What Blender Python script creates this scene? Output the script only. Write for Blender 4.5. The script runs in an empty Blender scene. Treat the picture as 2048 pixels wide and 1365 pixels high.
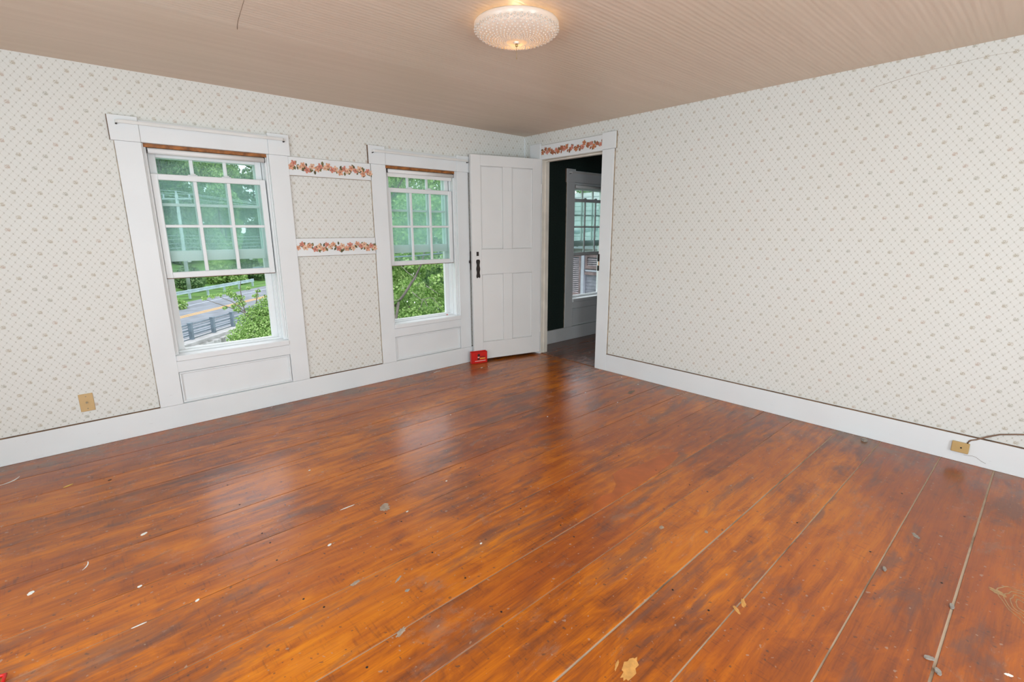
import bpy, bmesh, math, random
import numpy as np
from mathutils import Vector, Matrix
random.seed(7); np.random.seed(7)
S = bpy.context.scene
C = S.collection
PI = math.pi

# ------------------------------------------------------------------ camera
CAM = Vector((-3.8327, -4.0550, 1.3775)); YAW, PITCH, ROLL, FPX = 0.839779, -0.225287, -0.003458, 971.49
fw = Vector((math.cos(YAW)*math.cos(PITCH), math.sin(YAW)*math.cos(PITCH), math.sin(PITCH)))
rt = Vector((math.sin(YAW), -math.cos(YAW), 0)); up = rt.cross(fw)
rt2 = rt*math.cos(ROLL) + up*math.sin(ROLL); up2 = -rt*math.sin(ROLL) + up*math.cos(ROLL)
cam_d = bpy.data.cameras.new('camera'); cam = bpy.data.objects.new('camera', cam_d); C.objects.link(cam)
M = Matrix((rt2, up2, -fw)).transposed().to_4x4(); M.translation = CAM
cam.matrix_world = M
cam_d.sensor_fit = 'HORIZONTAL'; cam_d.sensor_width = 36; cam_d.lens = FPX*36/2048
cam_d.clip_start = 0.05; cam_d.clip_end = 400
S.camera = cam

# ------------------------------------------------------------------ light
SKY = 2.3
W = bpy.data.worlds.new('overcast_sky'); S.world = W; W.use_nodes = True
bgn = W.node_tree.nodes['Background']; bgn.inputs[0].default_value = (0.86, 0.93, 1.0, 1); bgn.inputs[1].default_value = SKY
sun_d = bpy.data.lights.new('sun_offscreen', 'SUN'); sun_d.energy = 1.5; sun_d.angle = math.radians(25); sun_d.color = (1, .96, .88)
sun = bpy.data.objects.new('sun_offscreen', sun_d); C.objects.link(sun); sun.rotation_euler = (math.radians(38), 0, math.radians(-25))
# daylight entering through the room's other windows (in the two walls behind the camera)
def daylight(name, loc, rot, sx, sy, e, col=(.80, .925, 1)):
    d = bpy.data.lights.new(name, 'AREA'); d.shape = 'RECTANGLE'; d.size = sx; d.size_y = sy; d.energy = e; d.color = col
    o = bpy.data.objects.new(name, d); C.objects.link(o); o.location = loc; o.rotation_euler = rot
    return o
XW, YW, H = -5.4, -5.7, 2.35          # walls behind the camera, ceiling height
DAY = 54
BACKWIN = [('y', -4.35), ('y', -2.1), ('x', -4.3), ('x', -2.2)]; BACKPOW = [1.2, .9, 1.35, .62]; BACKNAME = ['window_back_west_offscreen', 'window_back_east_offscreen', 'window_side_south_offscreen', 'window_side_north_offscreen']
for k, (ax, c) in enumerate(BACKWIN):
    if ax == 'y': daylight(BACKNAME[k], (c, YW - .10, 1.2), (PI/2, 0, 0), .8, 1.36, DAY*BACKPOW[k])
    else: daylight(BACKNAME[k], (XW - .10, c, 1.2), (PI/2, 0, -PI/2), .8, 1.36, DAY*BACKPOW[k], (.70, .87, 1))
cy = S.cycles
cy.max_bounces = 6; cy.diffuse_bounces = 3; cy.glossy_bounces = 2; cy.transmission_bounces = 4; cy.transparent_max_bounces = 10
cy.caustics_reflective = False; cy.caustics_refractive = False
vs = S.view_settings
vs.view_transform = 'Standard'; vs.look = 'None'; vs.gamma = 1; vs.use_curve_mapping = False; vs.exposure = 0.0

# ------------------------------------------------------------------ node helpers
class NT:
    def __init__(s, name):
        s.m = bpy.data.materials.new(name); s.m.use_nodes = True
        s.t = s.m.node_tree; s.n = s.t.nodes; s.l = s.t.links
        s.b = s.n['Principled BSDF']; s.out = s.n['Material Output']
    def add(s, typ, **kw):
        n = s.n.new(typ)
        for k, v in kw.items(): setattr(n, k, v)
        return n
    def put(s, sock, v):
        if v is None: return
        if hasattr(v, 'is_linked') or isinstance(v, bpy.types.NodeSocket): s.l.new(v, sock)
        else:
            try: sock.default_value = v
            except Exception: sock.default_value = (*v, 1) if len(v) == 3 else v
    def math(s, op, a, b=None, c=None, clamp=False):
        n = s.add('ShaderNodeMath', operation=op, use_clamp=clamp)
        for i, v in enumerate((a, b, c)):
            if v is not None: s.put(n.inputs[i], v)
        return n.outputs[0]
    def pos(s):
        return s.add('ShaderNodeTexCoord').outputs['Object']
    def sep(s, v):
        n = s.add('ShaderNodeSeparateXYZ'); s.l.new(v, n.inputs[0]); return n.outputs
    def comb(s, x, y, z):
        n = s.add('ShaderNodeCombineXYZ')
        for i, v in enumerate((x, y, z)): s.put(n.inputs[i], v)
        return n.outputs[0]
    def mapv(s, v, scale=(1, 1, 1), loc=(0, 0, 0)):
        n = s.add('ShaderNodeMapping'); s.l.new(v, n.inputs[0]); n.inputs['Scale'].default_value = scale; n.inputs['Location'].default_value = loc
        return n.outputs[0]
    def noise(s, v, scale, detail=4, rough=.55, dist=0):
        n = s.add('ShaderNodeTexNoise'); s.l.new(v, n.inputs['Vector']); n.inputs['Scale'].default_value = scale
        n.inputs['Detail'].default_value = detail; n.inputs['Roughness'].default_value = rough; n.inputs['Distortion'].default_value = dist
        return n.outputs[0]
    def ramp(s, f, stops, mode='LINEAR'):
        n = s.add('ShaderNodeValToRGB'); s.l.new(f, n.inputs[0]); cr = n.color_ramp; cr.interpolation = mode
        while len(cr.elements) < len(stops): cr.elements.new(.5)
        for e, (p, c) in zip(cr.elements, stops):
            e.position = p; e.color = (*c, 1) if not isinstance(c, (int, float)) else (c, c, c, 1)
        return n.outputs[0]
    def mix(s, f, a, b, blend='MIX'):
        n = s.add('ShaderNodeMix', data_type='RGBA', blend_type=blend); s.put(n.inputs[0], f)
        s.put(n.inputs[6], a if not isinstance(a, tuple) else (*a, 1)); s.put(n.inputs[7], b if not isinstance(b, tuple) else (*b, 1))
        return n.outputs[2]
    def step(s, v, lo, hi):
        n = s.add('ShaderNodeMapRange', interpolation_type='SMOOTHSTEP'); s.put(n.inputs[0], v); n.inputs[1].default_value = lo; n.inputs[2].default_value = hi
        return n.outputs[0]
    def bump(s, h, st=.2, d=.01):
        n = s.add('ShaderNodeBump'); n.inputs['Strength'].default_value = st; n.inputs['Distance'].default_value = d
        s.l.new(h, n.inputs['Height']); s.l.new(n.outputs[0], s.b.inputs['Normal'])
    def fin(s, col=None, rough=.5, spec=None, metal=None):
        if col is not None: s.put(s.b.inputs['Base Color'], col if not isinstance(col, tuple) else (*col, 1))
        s.put(s.b.inputs['Roughness'], rough)
        if spec is not None: s.put(s.b.inputs['Specular IOR Level'], spec)
        if metal is not None: s.put(s.b.inputs['Metallic'], metal)
        return s.m

MT = {}
def plain(name, col, rough=.5, var=.12, scale=6, spec=None, metal=None):
    n = NT(name); v = n.noise(n.pos(), scale, 2)
    lo = tuple(c*(1-var) for c in col); hi = tuple(min(1, c*(1+var)) for c in col)
    MT[name] = n.fin(n.ramp(v, [(.3, lo), (.7, hi)]), rough, spec, metal); return MT[name]

# painted trim: slightly dirty off-white gloss paint
def trim_mat(name, col, rough=.42):
    n = NT(name); P = n.pos()
    a = n.noise(P, 2.2, 2); b = n.noise(n.mapv(P, (3, 3, 14)), 6, 3)
    base = n.mix(n.step(a, .35, .75), col, tuple(c*.955 for c in col))
    base = n.mix(n.math('MULTIPLY', n.step(b, .68, .80), .22), base, (.42, .36, .30))
    MT[name] = n.fin(base, rough); return MT[name]
trim_mat('white_paint', (.79, .80, .795)); trim_mat('door_paint', (.78, .765, .74), .45)
trim_mat('vinyl', (.80, .81, .805), .35)

# wallpaper: fine diamond trellis with a sprig at every third crossing
def wallpaper(name, axis, u0, v0):
    n = NT(name); s = n.sep(n.pos())
    u = n.math('DIVIDE', n.math('SUBTRACT', s[0 if axis == 'x' else 1], u0), .03717)
    v = n.math('DIVIDE', n.math('SUBTRACT', s[2], v0), .0464)
    a = n.math('ADD', u, v); b = n.math('SUBTRACT', u, v)
    ra = n.math('ROUND', a); rb = n.math('ROUND', b)
    da = n.math('ABSOLUTE', n.math('SUBTRACT', a, ra)); db = n.math('ABSOLUTE', n.math('SUBTRACT', b, rb))
    line = n.math('MINIMUM', da, db)
    dash = n.step(n.noise(n.comb(n.math('MULTIPLY', a, 4.0), n.math('MULTIPLY', b, 4.0), 0), 1.0, 1), .36, .60)
    lf = n.math('MULTIPLY', n.math('SUBTRACT', 1, n.step(line, .03, .115)), n.math('MULTIPLY', dash, .25))
    # node offsets in metres
    nu = n.math('MULTIPLY', n.math('ADD', ra, rb), .5); nv = n.math('MULTIPLY', n.math('SUBTRACT', ra, rb), .5)
    du = n.math('MULTIPLY', n.math('SUBTRACT', u, nu), .03717); dv = n.math('MULTIPLY', n.math('SUBTRACT', v, nv), .0464)
    def ell(cx, cy, rx, ry):
        return n.math('SQRT', n.math('ADD', n.math('POWER', n.math('DIVIDE', n.math('SUBTRACT', du, cx), rx), 2), n.math('POWER', n.math('DIVIDE', n.math('SUBTRACT', dv, cy), ry), 2)))
    knot = n.math('SUBTRACT', 1, n.step(ell(0, 0, .0030, .0058), .55, 1.15))
    # sprig flag: ra and rb multiples of three
    ma = n.math('ABSOLUTE', n.math('SUBTRACT', ra, n.math('MULTIPLY', n.math('ROUND', n.math('DIVIDE', ra, 3)), 3)))
    mb = n.math('ABSOLUTE', n.math('SUBTRACT', rb, n.math('MULTIPLY', n.math('ROUND', n.math('DIVIDE', rb, 3)), 3)))
    flag = n.math('LESS_THAN', n.math('ADD', ma, mb), .5)
    rnd = n.add('ShaderNodeTexWhiteNoise'); n.l.new(n.comb(ra, rb, 3), rnd.inputs[0])
    blob = n.math('SUBTRACT', 1, n.step(ell(0, 0, .0142, .0128), .6, 1.1))
    blob2 = n.math('SUBTRACT', 1, n.step(ell(.005, -.004, .0085, .0062), .5, 1.1))
    br = n.step(n.noise(n.pos(), 240, 1), .40, .60)
    fl = n.math('MULTIPLY', flag, n.math('MAXIMUM', n.math('MULTIPLY', blob, n.math('MULTIPLY', br, .66)), n.math('MULTIPLY', blob2, .50)))
    kn = n.math('MULTIPLY', n.math('MULTIPLY', knot, .50), n.math('SUBTRACT', 1, flag))
    yel = n.step(n.noise(n.pos(), 1.1, 1), .35, .8)
    base = n.mix(n.math('MULTIPLY', yel, .4), (.752, .742, .697), (.735, .712, .648))
    c = n.mix(lf, base, (.50, .45, .38))
    c = n.mix(kn, c, (.34, .32, .24))
    fc = n.ramp(rnd.outputs[0], [(0, (.36, .29, .17)), (.4, (.39, .30, .17)), (.62, (.45, .29, .19)), (.85, (.31, .29, .20)), (1, (.48, .28, .19))], 'CONSTANT')
    c = n.mix(fl, c, fc)
    MT[name] = n.fin(c, .75, .25); return MT[name]
wallpaper('wallpaper_window_wall', 'x', -3.907, 2.292); wallpaper('wallpaper_door_wall', 'y', -2.165, 2.2765)

# ceiling: beige paint over old ribbed paper
n = NT('ceiling_paint'); P = n.pos()
rib = n.add('ShaderNodeTexWave', wave_type='BANDS', bands_direction='Y'); n.l.new(n.mapv(P, (.25, 1, 1)), rib.inputs['Vector'])
rib.inputs['Scale'].default_value = 11; rib.inputs['Distortion'].default_value = 2.2; rib.inputs['Detail'].default_value = 1; rib.inputs['Detail Scale'].default_value = 1.6
st = n.noise(n.mapv(P, (1.2, 26, 1)), 1.0, 2); lg = n.noise(P, .9, 1)
col = n.mix(n.step(st, .3, .75), (.66, .515, .395), (.71, .565, .44))
col = n.mix(n.math('MULTIPLY', n.step(lg, .35, .7), .5), col, (.64, .52, .39))
pap = n.step(n.sep(P)[1], -1.188, -1.196)                       # the ribbed paper starts at a seam short of the window wall
col = n.mix(n.math('MULTIPLY', pap, .16), col, (.82, .69, .57))
n.bump(n.math('ADD', n.math('MULTIPLY', n.math('MULTIPLY', rib.outputs[1], pap), .5), n.math('ADD', n.math('MULTIPLY', pap, .6), n.math('ADD', st, n.math('MULTIPLY', lg, 3)))), .16, .008)
MT['ceiling_paint'] = n.fin(col, .42, .35)

# old varnished softwood floor
def floor_mat(name, dark=0.):
    n = NT(name); P = n.pos(); s = n.sep(P)
    rnd = n.add('ShaderNodeObjectInfo').outputs['Random']
    Pr = n.comb(n.math('ADD', s[0], n.math('MULTIPLY', rnd, 37)), s[1], n.math('MULTIPLY', rnd, 9))
    grain = n.noise(n.mapv(Pr, (1.3, 34, 1)), 1.0, 4, .62, .4)
    fine = n.noise(n.mapv(Pr, (7, 200, 1)), 1.0, 2, .6)
    cross = n.noise(n.mapv(P, (110, 8, 1)), 1.0, 1, .6)              # sanding marks across the boards
    big = n.noise(n.mapv(P, (.6, 1.2, 1), (4, 1, 0)), 1.2, 3, .55, .5)
    mid = n.noise(n.mapv(Pr, (1.5, 4.6, 1)), 2.2, 6, .70, .9)
    redboard = n.step(s[1], -3.458, -3.464)                          # the boards nearest the phone jack are redder
    k = n.math('ADD', n.math('ADD', n.math('MULTIPLY', big, .50), n.math('MULTIPLY', mid, .50)), .085)
    k = n.math('ADD', k, n.math('MULTIPLY', n.math('SUBTRACT', grain, .5), .34))
    k = n.math('ADD', k, n.math('MULTIPLY', n.math('SUBTRACT', rnd, .5), .05))
    k = n.math('SUBTRACT', k, .02)
    c = n.ramp(k, [(.38, (.125, .040, .018)), (.47, (.235, .060, .014)), (.55, (.385, .094, .009)), (.63, (.550, .145, .006)), (.76, (.69, .208, .006))])
    red = n.step(n.noise(n.mapv(P, (.6, 1.2, 1), (3, 5, 1)), 1.4, 3, .55, .5), .46, .62)
    c = n.mix(n.math('MULTIPLY', n.math('ADD', n.math('MULTIPLY', red, .70), n.math('MULTIPLY', redboard, .50), None, True), .68), c, (.345, .072, .013))
    c = n.mix(n.math('MULTIPLY', n.step(fine, .48, .72), .26), c, (.105, .034, .014))
    c = n.mix(n.math('MULTIPLY', n.math('MULTIPLY', n.step(cross, .52, .72), n.step(mid, .54, .38)), .42), c, (.10, .036, .020))
    # violet-brown stains, grey worn patches, scratches
    stn = n.step(n.noise(n.mapv(Pr, (.9, 3.6, 1), (1, 7, 2)), 1.9, 5, .7, .5), .51, .66)
    c = n.mix(n.math('MULTIPLY', stn, .64), c, (.150, .066, .045))
    scf = n.step(n.noise(n.mapv(P, (1.3, 2.6, 1), (9, 2, 4)), 1.8, 6, .74, .4), .56, .72)
    c = n.mix(n.math('MULTIPLY', scf, .50), c, (.255, .150, .105))
    near = n.math('MAXIMUM', n.step(s[1], -.34, -.10), n.step(s[0], -.38, -.12))   # swept-up dust in ragged patches by the baseboards
    dust = n.math('MULTIPLY', near, n.step(n.noise(n.mapv(P, (2.2, 2.2, 1), (7, 3, 1)), 2.0, 5, .7), .44, .58))
    c = n.mix(n.math('MULTIPLY', dust, .55), c, (.200, .135, .085))
    spk = n.noise(P, 46, 1, .5)
    c = n.mix(n.math('MULTIPLY', n.step(spk, .71, .74), .6), c, (.06, .040, .03))
    c = n.mix(n.math('MULTIPLY', n.step(spk, .285, .26), .5), c, (.42, .30, .21))
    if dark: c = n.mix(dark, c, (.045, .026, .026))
    r = n.math('ADD', n.math('MULTIPLY', scf, .12), n.math('ADD', .13, n.math('MULTIPLY', mid, .20)))
    n.bump(n.math('ADD', n.math('MULTIPLY', n.noise(n.mapv(Pr, (2, 7, 1)), 2.0, 1), 2.2), n.math('MULTIPLY', fine, .45)), .18, .006)
    MT[name] = n.fin(c, r, .52); return MT[name]
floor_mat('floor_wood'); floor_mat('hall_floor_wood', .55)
n = NT('seam_dirt'); s_ = n.sep(n.pos())
f = n.noise(n.mapv(n.pos(), (2.2, 5, 1)), 1.5, 5)
f = n.math('ADD', f, n.math('MULTIPLY', n.step(n.math('MULTIPLY', s_[1], -1), 1.0, 2.8), .27))
MT['seam_dirt'] = n.fin(n.ramp(f, [(.46, (.028, .015, .010)), (.58, (.16, .095, .055)), (.76, (.46, .34, .235))]), .9)

plain('raw_wood', (.30, .105, .022), .55, .45, 30); plain('brown_caulk', (.155, .085, .045), .8, .4, 20); plain('tan_caulk', (.36, .27, .18), .8, .4, 20)
plain('shade_cloth', (.82, .80, .775), .6, .03); plain('aged_paint', (.76, .695, .60), .5, .12, 5); plain('rod_enamel', (.74, .725, .69), .35, .05)
plain('ivory_plastic', (.60, .40, .185), .4, .06); plain('tan_plastic', (.55, .36, .145), .4, .06)
plain('dark_metal', (.032, .025, .022), .5, .4, 60, None, .6); plain('screw_metal', (.30, .25, .16), .4, .2, 60, None, .8)
plain('cable_brown', (.22, .125, .075), .5, .2); plain('red_plastic', (.60, .014, .010), .35, .12)
plain('chip_white', (.80, .77, .70), .8, .06); plain('chip_yellow', (.75, .50, .10), .8, .1); plain('chip_grey', (.30, .26, .22), .8, .2, 60)
plain('scrape_grey', (.36, .27, .20), .6, .3, 40); plain('scrape_brown', (.19, .125, .08), .6, .3, 40); plain('red_lacquer', (.43, .098, .011), .28, .22, 9); plain('bare_patch', (.60, .29, .075), .6, .2, 40); plain('knot_wood', (.36, .21, .09), .45, .35, 60)
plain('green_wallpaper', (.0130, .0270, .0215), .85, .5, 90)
plain('brass', (.40, .30, .13), .35, .15, 30, None, .9); plain('yellow_ink', (.75, .42, .06), .5, .1); plain('black_ink', (.03, .012, .010), .5, .1); plain('white_ink', (.80, .72, .68), .5, .05)
plain('petal_peach', (.66, .335, .205), .7, .25, 45); plain('petal_pink', (.60, .235, .165), .7, .25, 45); plain('petal_light', (.72, .455, .30), .7, .2, 45)
plain('petal_core', (.45, .13, .09), .7, .3, 60); plain('leaf_print', (.165, .140, .050), .7, .35, 45); plain('leaf_print_dark', (.095, .085, .038), .7, .3, 45)
plain('petal_rust', (.50, .185, .075), .7, .3, 45); plain('petal_rust_dark', (.36, .115, .048), .7, .3, 45); plain('leaf_print_rust', (.150, .095, .035), .7, .35, 45)
# outdoors
plain('asphalt', (.20, .215, .245), .85, .18, 1.2); plain('concrete', (.44, .43, .43), .9, .18, 2)
plain('road_yellow', (.72, .36, .10), .8, .1, 3); plain('road_white', (.42, .46, .52), .8, .1, 3)
plain('rail_steel', (.135, .18, .22), .55, .2, 4); plain('guard_steel', (.40, .52, .55), .5, .15, 2)
plain('grass', (.085, .185, .035), .9, .45, .8); plain('pole_wood', (.42, .46, .48), .8, .15, 2); plain('wire', (.50, .55, .58), .6, .1)
plain('bark_branch', (.22, .20, .175), .9, .3, 8); plain('bark', (.115, .095, .075), .9, .4, 8); plain('bark_pale', (.12, .105, .09), .9, .3, 8)
plain('weathered_red', (.185, .135, .135), .85, .35, 7); plain('clapboard_grey', (.19, .195, .225), .85, .30, 9); plain('louvre_paint', (.34, .30, .32), .8, .25, 12); plain('trim_grey', (.36, .38, .43), .7, .12)
plain('roof_shingle', (.34, .37, .37), .9, .32, 5); plain('tar', (.055, .06, .07), .7, .2, 4)
n = NT('stained_concrete'); st_ = n.step(n.noise(n.mapv(n.pos(), (2.2, 2.2, .5)), 1.0, 4, .6), .44, .62)
MT['stained_concrete'] = n.fin(n.mix(st_, (.44, .43, .43), (.17, .17, .155)), .9)
def leaf_mat(name, cols):
    n = NT(name); g = n.add('ShaderNodeNewGeometry').outputs['Random Per Island']
    big = n.noise(n.pos(), .9, 2)
    f = n.math('ADD', n.math('MULTIPLY', g, .65), n.math('MULTIPLY', big, .42))
    c = n.ramp(f, [(.15, cols[0]), (.5, cols[1]), (.85, cols[2])])
    tr = n.add('ShaderNodeBsdfTranslucent'); n.l.new(c, tr.inputs[0])
    df = n.add('ShaderNodeBsdfDiffuse'); n.l.new(c, df.inputs[0])
    mx = n.add('ShaderNodeMixShader'); mx.inputs[0].default_value = .38
    n.l.new(df.outputs[0], mx.inputs[1]); n.l.new(tr.outputs[0], mx.inputs[2]); n.l.new(mx.outputs[0], n.out.inputs[0])
    MT[name] = n.m
leaf_mat('leaves_mid', [(.08, .15, .055), (.22, .37, .125), (.42, .56, .25)])
leaf_mat('leaves_bright', [(.10, .20, .05), (.27, .44, .13), (.50, .65, .28)])
leaf_mat('leaves_dark', [(.05, .11, .05), (.14, .25, .105), (.28, .40, .19)])
# window glass: a little green, with a film of dust
def glass_mat(name, tint, haze):
    n = NT(name)
    tr = n.add('ShaderNodeBsdfTransparent'); tr.inputs[0].default_value = (*tint, 1)
    gl = n.add('ShaderNodeBsdfGlossy'); gl.inputs['Roughness'].default_value = .03
    dt = n.add('ShaderNodeBsdfTranslucent'); dt.inputs[0].default_value = (.72, .90, .88, 1)
    fr = n.add('ShaderNodeFresnel'); fr.inputs[0].default_value = 1.45
    m1 = n.add('ShaderNodeMixShader'); dust = n.ramp(n.noise(n.pos(), 2.5, 4), [(.3, haze*.7), (.75, haze*1.3)])
    n.l.new(dust, m1.inputs[0]); n.l.new(tr.outputs[0], m1.inputs[1]); n.l.new(dt.outputs[0], m1.inputs[2])
    m2 = n.add('ShaderNodeMixShader'); n.l.new(n.math('MULTIPLY', fr.outputs[0], .05), m2.inputs[0]); n.l.new(m1.outputs[0], m2.inputs[1]); n.l.new(gl.outputs[0], m2.inputs[2])
    n.l.new(m2.outputs[0], n.out.inputs[0]); MT[name] = n.m
glass_mat('pane_glass', (.88, .94, .925), .135)
# lamp glass
def milk(name, dcol, tcol, f):
    n = NT(name)
    tr = n.add('ShaderNodeBsdfTranslucent'); tr.inputs[0].default_value = (*tcol, 1)
    df = n.add('ShaderNodeBsdfDiffuse'); df.inputs[0].default_value = (*dcol, 1)
    gl = n.add('ShaderNodeBsdfGlossy'); gl.inputs['Roughness'].default_value = .22
    m1 = n.add('ShaderNodeMixShader'); m1.inputs[0].default_value = f; n.l.new(df.outputs[0], m1.inputs[1]); n.l.new(tr.outputs[0], m1.inputs[2])
    m2 = n.add('ShaderNodeMixShader'); m2.inputs[0].default_value = .03; n.l.new(m1.outputs[0], m2.inputs[1]); n.l.new(gl.outputs[0], m2.inputs[2])
    n.l.new(m2.outputs[0], n.out.inputs[0]); MT[name] = n.m
milk('milk_glass', (.82, .79, .765), (.98, .87, .69), .46)
n = NT('bulb_glow'); em = n.add('ShaderNodeEmission'); em.inputs[0].default_value = (1, .66, .32, 1); em.inputs[1].default_value = 46
n.l.new(em.outputs[0], n.out.inputs[0]); MT['bulb_glow'] = n.m

# ------------------------------------------------------------------ mesh helpers
def bx(bm, x0, x1, y0, y1, z0, z1):
    r = bmesh.ops.create_cube(bm, size=1)
    for v in r['verts']:
        v.co = Vector((x0 + (v.co.x+.5)*(x1-x0), y0 + (v.co.y+.5)*(y1-y0), z0 + (v.co.z+.5)*(z1-z0)))
    return r['verts']
def newbm(): return bmesh.new()
def link(name, me, mat, parent=None, loc=None):
    o = bpy.data.objects.new(name, me); C.objects.link(o)
    if mat and not me.materials: me.materials.append(MT[mat])
    if parent is not None: o.parent = parent
    if loc is not None: o.location = loc
    return o
def obj(name, bm, mat, parent=None, smooth=False, bevel=0, local=False):
    """link bm as ONE mesh object; coordinates are world unless local"""
    if bevel: bmesh.ops.bevel(bm, geom=bm.edges[:], offset=bevel, segments=1, affect='EDGES', clamp_overlap=True)
    bmesh.ops.recalc_face_normals(bm, faces=bm.faces[:])
    me = bpy.data.meshes.new(name); 
    if parent is not None and not local: bmesh.ops.translate(bm, verts=bm.verts[:], vec=-parent.location)
    bm.to_mesh(me); bm.free()
    if smooth:
        for p in me.polygons: p.use_smooth = True
    return link(name, me, mat, parent)
def box(name, mat, parent, x0, x1, y0, y1, z0, z1, bevel=.0015, local=False):
    bm = newbm(); bx(bm, x0, x1, y0, y1, z0, z1); return obj(name, bm, mat, parent, bevel=bevel, local=local)
def empty(name, loc=(0, 0, 0), rotz=0):
    o = bpy.data.objects.new(name, None); C.objects.link(o); o.location = loc; o.rotation_euler.z = rotz; o.empty_display_size = .05; return o
def tag(o, label, cat, group=None):
    o['label'] = label; o['category'] = cat
    if group: o['group'] = group
    return o
def struct(o, label=None):
    o['kind'] = 'structure'
    if label: o['label'] = label
    return o
def tube(bm, pts, r, seg=8, taper=None):
    pts = [Vector(p) for p in pts]; rings = []
    for i, p in enumerate(pts):
        d = (pts[min(i+1, len(pts)-1)] - pts[max(i-1, 0)]).normalized()
        a = d.orthogonal().normalized() if abs(d.z) > .9 else d.cross(Vector((0, 0, 1))).normalized(); b = d.cross(a)
        rr = r if taper is None else r + (taper-r)*i/max(1, len(pts)-1)
        rings.append([bm.verts.new(p + a*math.cos(2*PI*k/seg)*rr + b*math.sin(2*PI*k/seg)*rr) for k in range(seg)])
    for A, B in zip(rings, rings[1:]):
        for k in range(seg): bm.faces.new((A[k], A[(k+1) % seg], B[(k+1) % seg], B[k]))
    bm.faces.new(rings[0][::-1]); bm.faces.new(rings[-1])
def lathe(bm, prof, seg=32, cen=(0, 0)):
    rings = []
    for r, z in prof:
        if r < 1e-5: rings.append([bm.verts.new((cen[0], cen[1], z))])
        else: rings.append([bm.verts.new((cen[0]+r*math.cos(2*PI*k/seg), cen[1]+r*math.sin(2*PI*k/seg), z)) for k in range(seg)])
    for A, B in zip(rings, rings[1:]):
        for k in range(seg):
            a, b = A[k % len(A)], A[(k+1) % len(A)]; c, d = B[(k+1) % len(B)], B[k % len(B)]
            vs_ = []
            for v in (a, b, c, d):
                if v not in vs_: vs_.append(v)
            if len(vs_) > 2: bm.faces.new(vs_)
def prism(bm, poly, h, z=0):
    a = [bm.verts.new((x, y, z)) for x, y in poly]; b = [bm.verts.new((x, y, z+h)) for x, y in poly]
    bm.faces.new(a[::-1]); bm.faces.new(b); m = len(poly)
    for i in range(m): bm.faces.new((a[i], a[(i+1) % m], b[(i+1) % m], b[i]))
def copy_tree(o, parent=None):
    c = o.copy(); C.objects.link(c); c.parent = parent
    for ch in list(o.children): copy_tree(ch, c)
    return c

# ------------------------------------------------------------------ room shell
WALLT = .16
def wall_cells(bm, fixed, lo, hi, u0, u1, z0, z1, holes, axis):
    """a slab wall between u0..u1 with rectangular holes (u0,u1,z0,z1); axis 'x' runs along x"""
    us = sorted({u0, u1, *[h[0] for h in holes], *[h[1] for h in holes]}); zs = sorted({z0, z1, *[h[2] for h in holes], *[h[3] for h in holes]})
    for a, b in zip(us, us[1:]):
        for c, d in zip(zs, zs[1:]):
            um, zm = (a+b)/2, (c+d)/2
            if any(h[0] < um < h[1] and h[2] < zm < h[3] for h in holes): continue
            if axis == 'x': bx(bm, a, b, lo, hi, c, d)
            else: bx(bm, lo, hi, a, b, c, d)
    bmesh.ops.remove_doubles(bm, verts=bm.verts[:], dist=1e-5)
WIN = {1: (-3.385, -2.625), 2: (-1.680, -.927), 3: (.815, 1.572)}
ZS, ZT = .50, 1.930
bm = newbm(); wall_cells(bm, 0, 0, WALLT, XW, .05, -.05, H+.05, [(*WIN[1], ZS, ZT), (*WIN[2], ZS, ZT)], 'x'); struct(obj('wall_left', bm, 'wallpaper_window_wall'), 'window wall papered with a small floral trellis print')
DY0, DY1, DZ = -1.063, -.268, 2.088
WT = .10
bm = newbm(); wall_cells(bm, 0, 0, WT, YW, 0, -.05, H+.05, [(DY0-.012, DY1+.012, -.06, DZ+.012)], 'y'); struct(obj('wall_right', bm, 'wallpaper_door_wall'), 'door wall papered with a small floral trellis print')
holes = [(c-.40, c+.40, .52, 1.88) for ax, c in BACKWIN if ax == 'y']
bm = newbm(); wall_cells(bm, 0, YW-.10, YW, XW-.10, WT, -.05, H+.05, holes, 'x'); struct(obj('wall_back', bm, 'wallpaper_window_wall'))
holes = [(c-.40, c+.40, .52, 1.88) for ax, c in BACKWIN if ax == 'x']
bm = newbm(); wall_cells(bm, 0, XW-.10, XW, YW, WALLT, -.05, H+.05, holes, 'y'); struct(obj('wall_side', bm, 'wallpaper_door_wall'))
bm = newbm(); bx(bm, XW-.1, WT, YW-.1, WALLT, H, H+.1); struct(obj('ceiling', bm, 'ceiling_paint'), 'beige painted ceiling over old ribbed paper')

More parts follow.
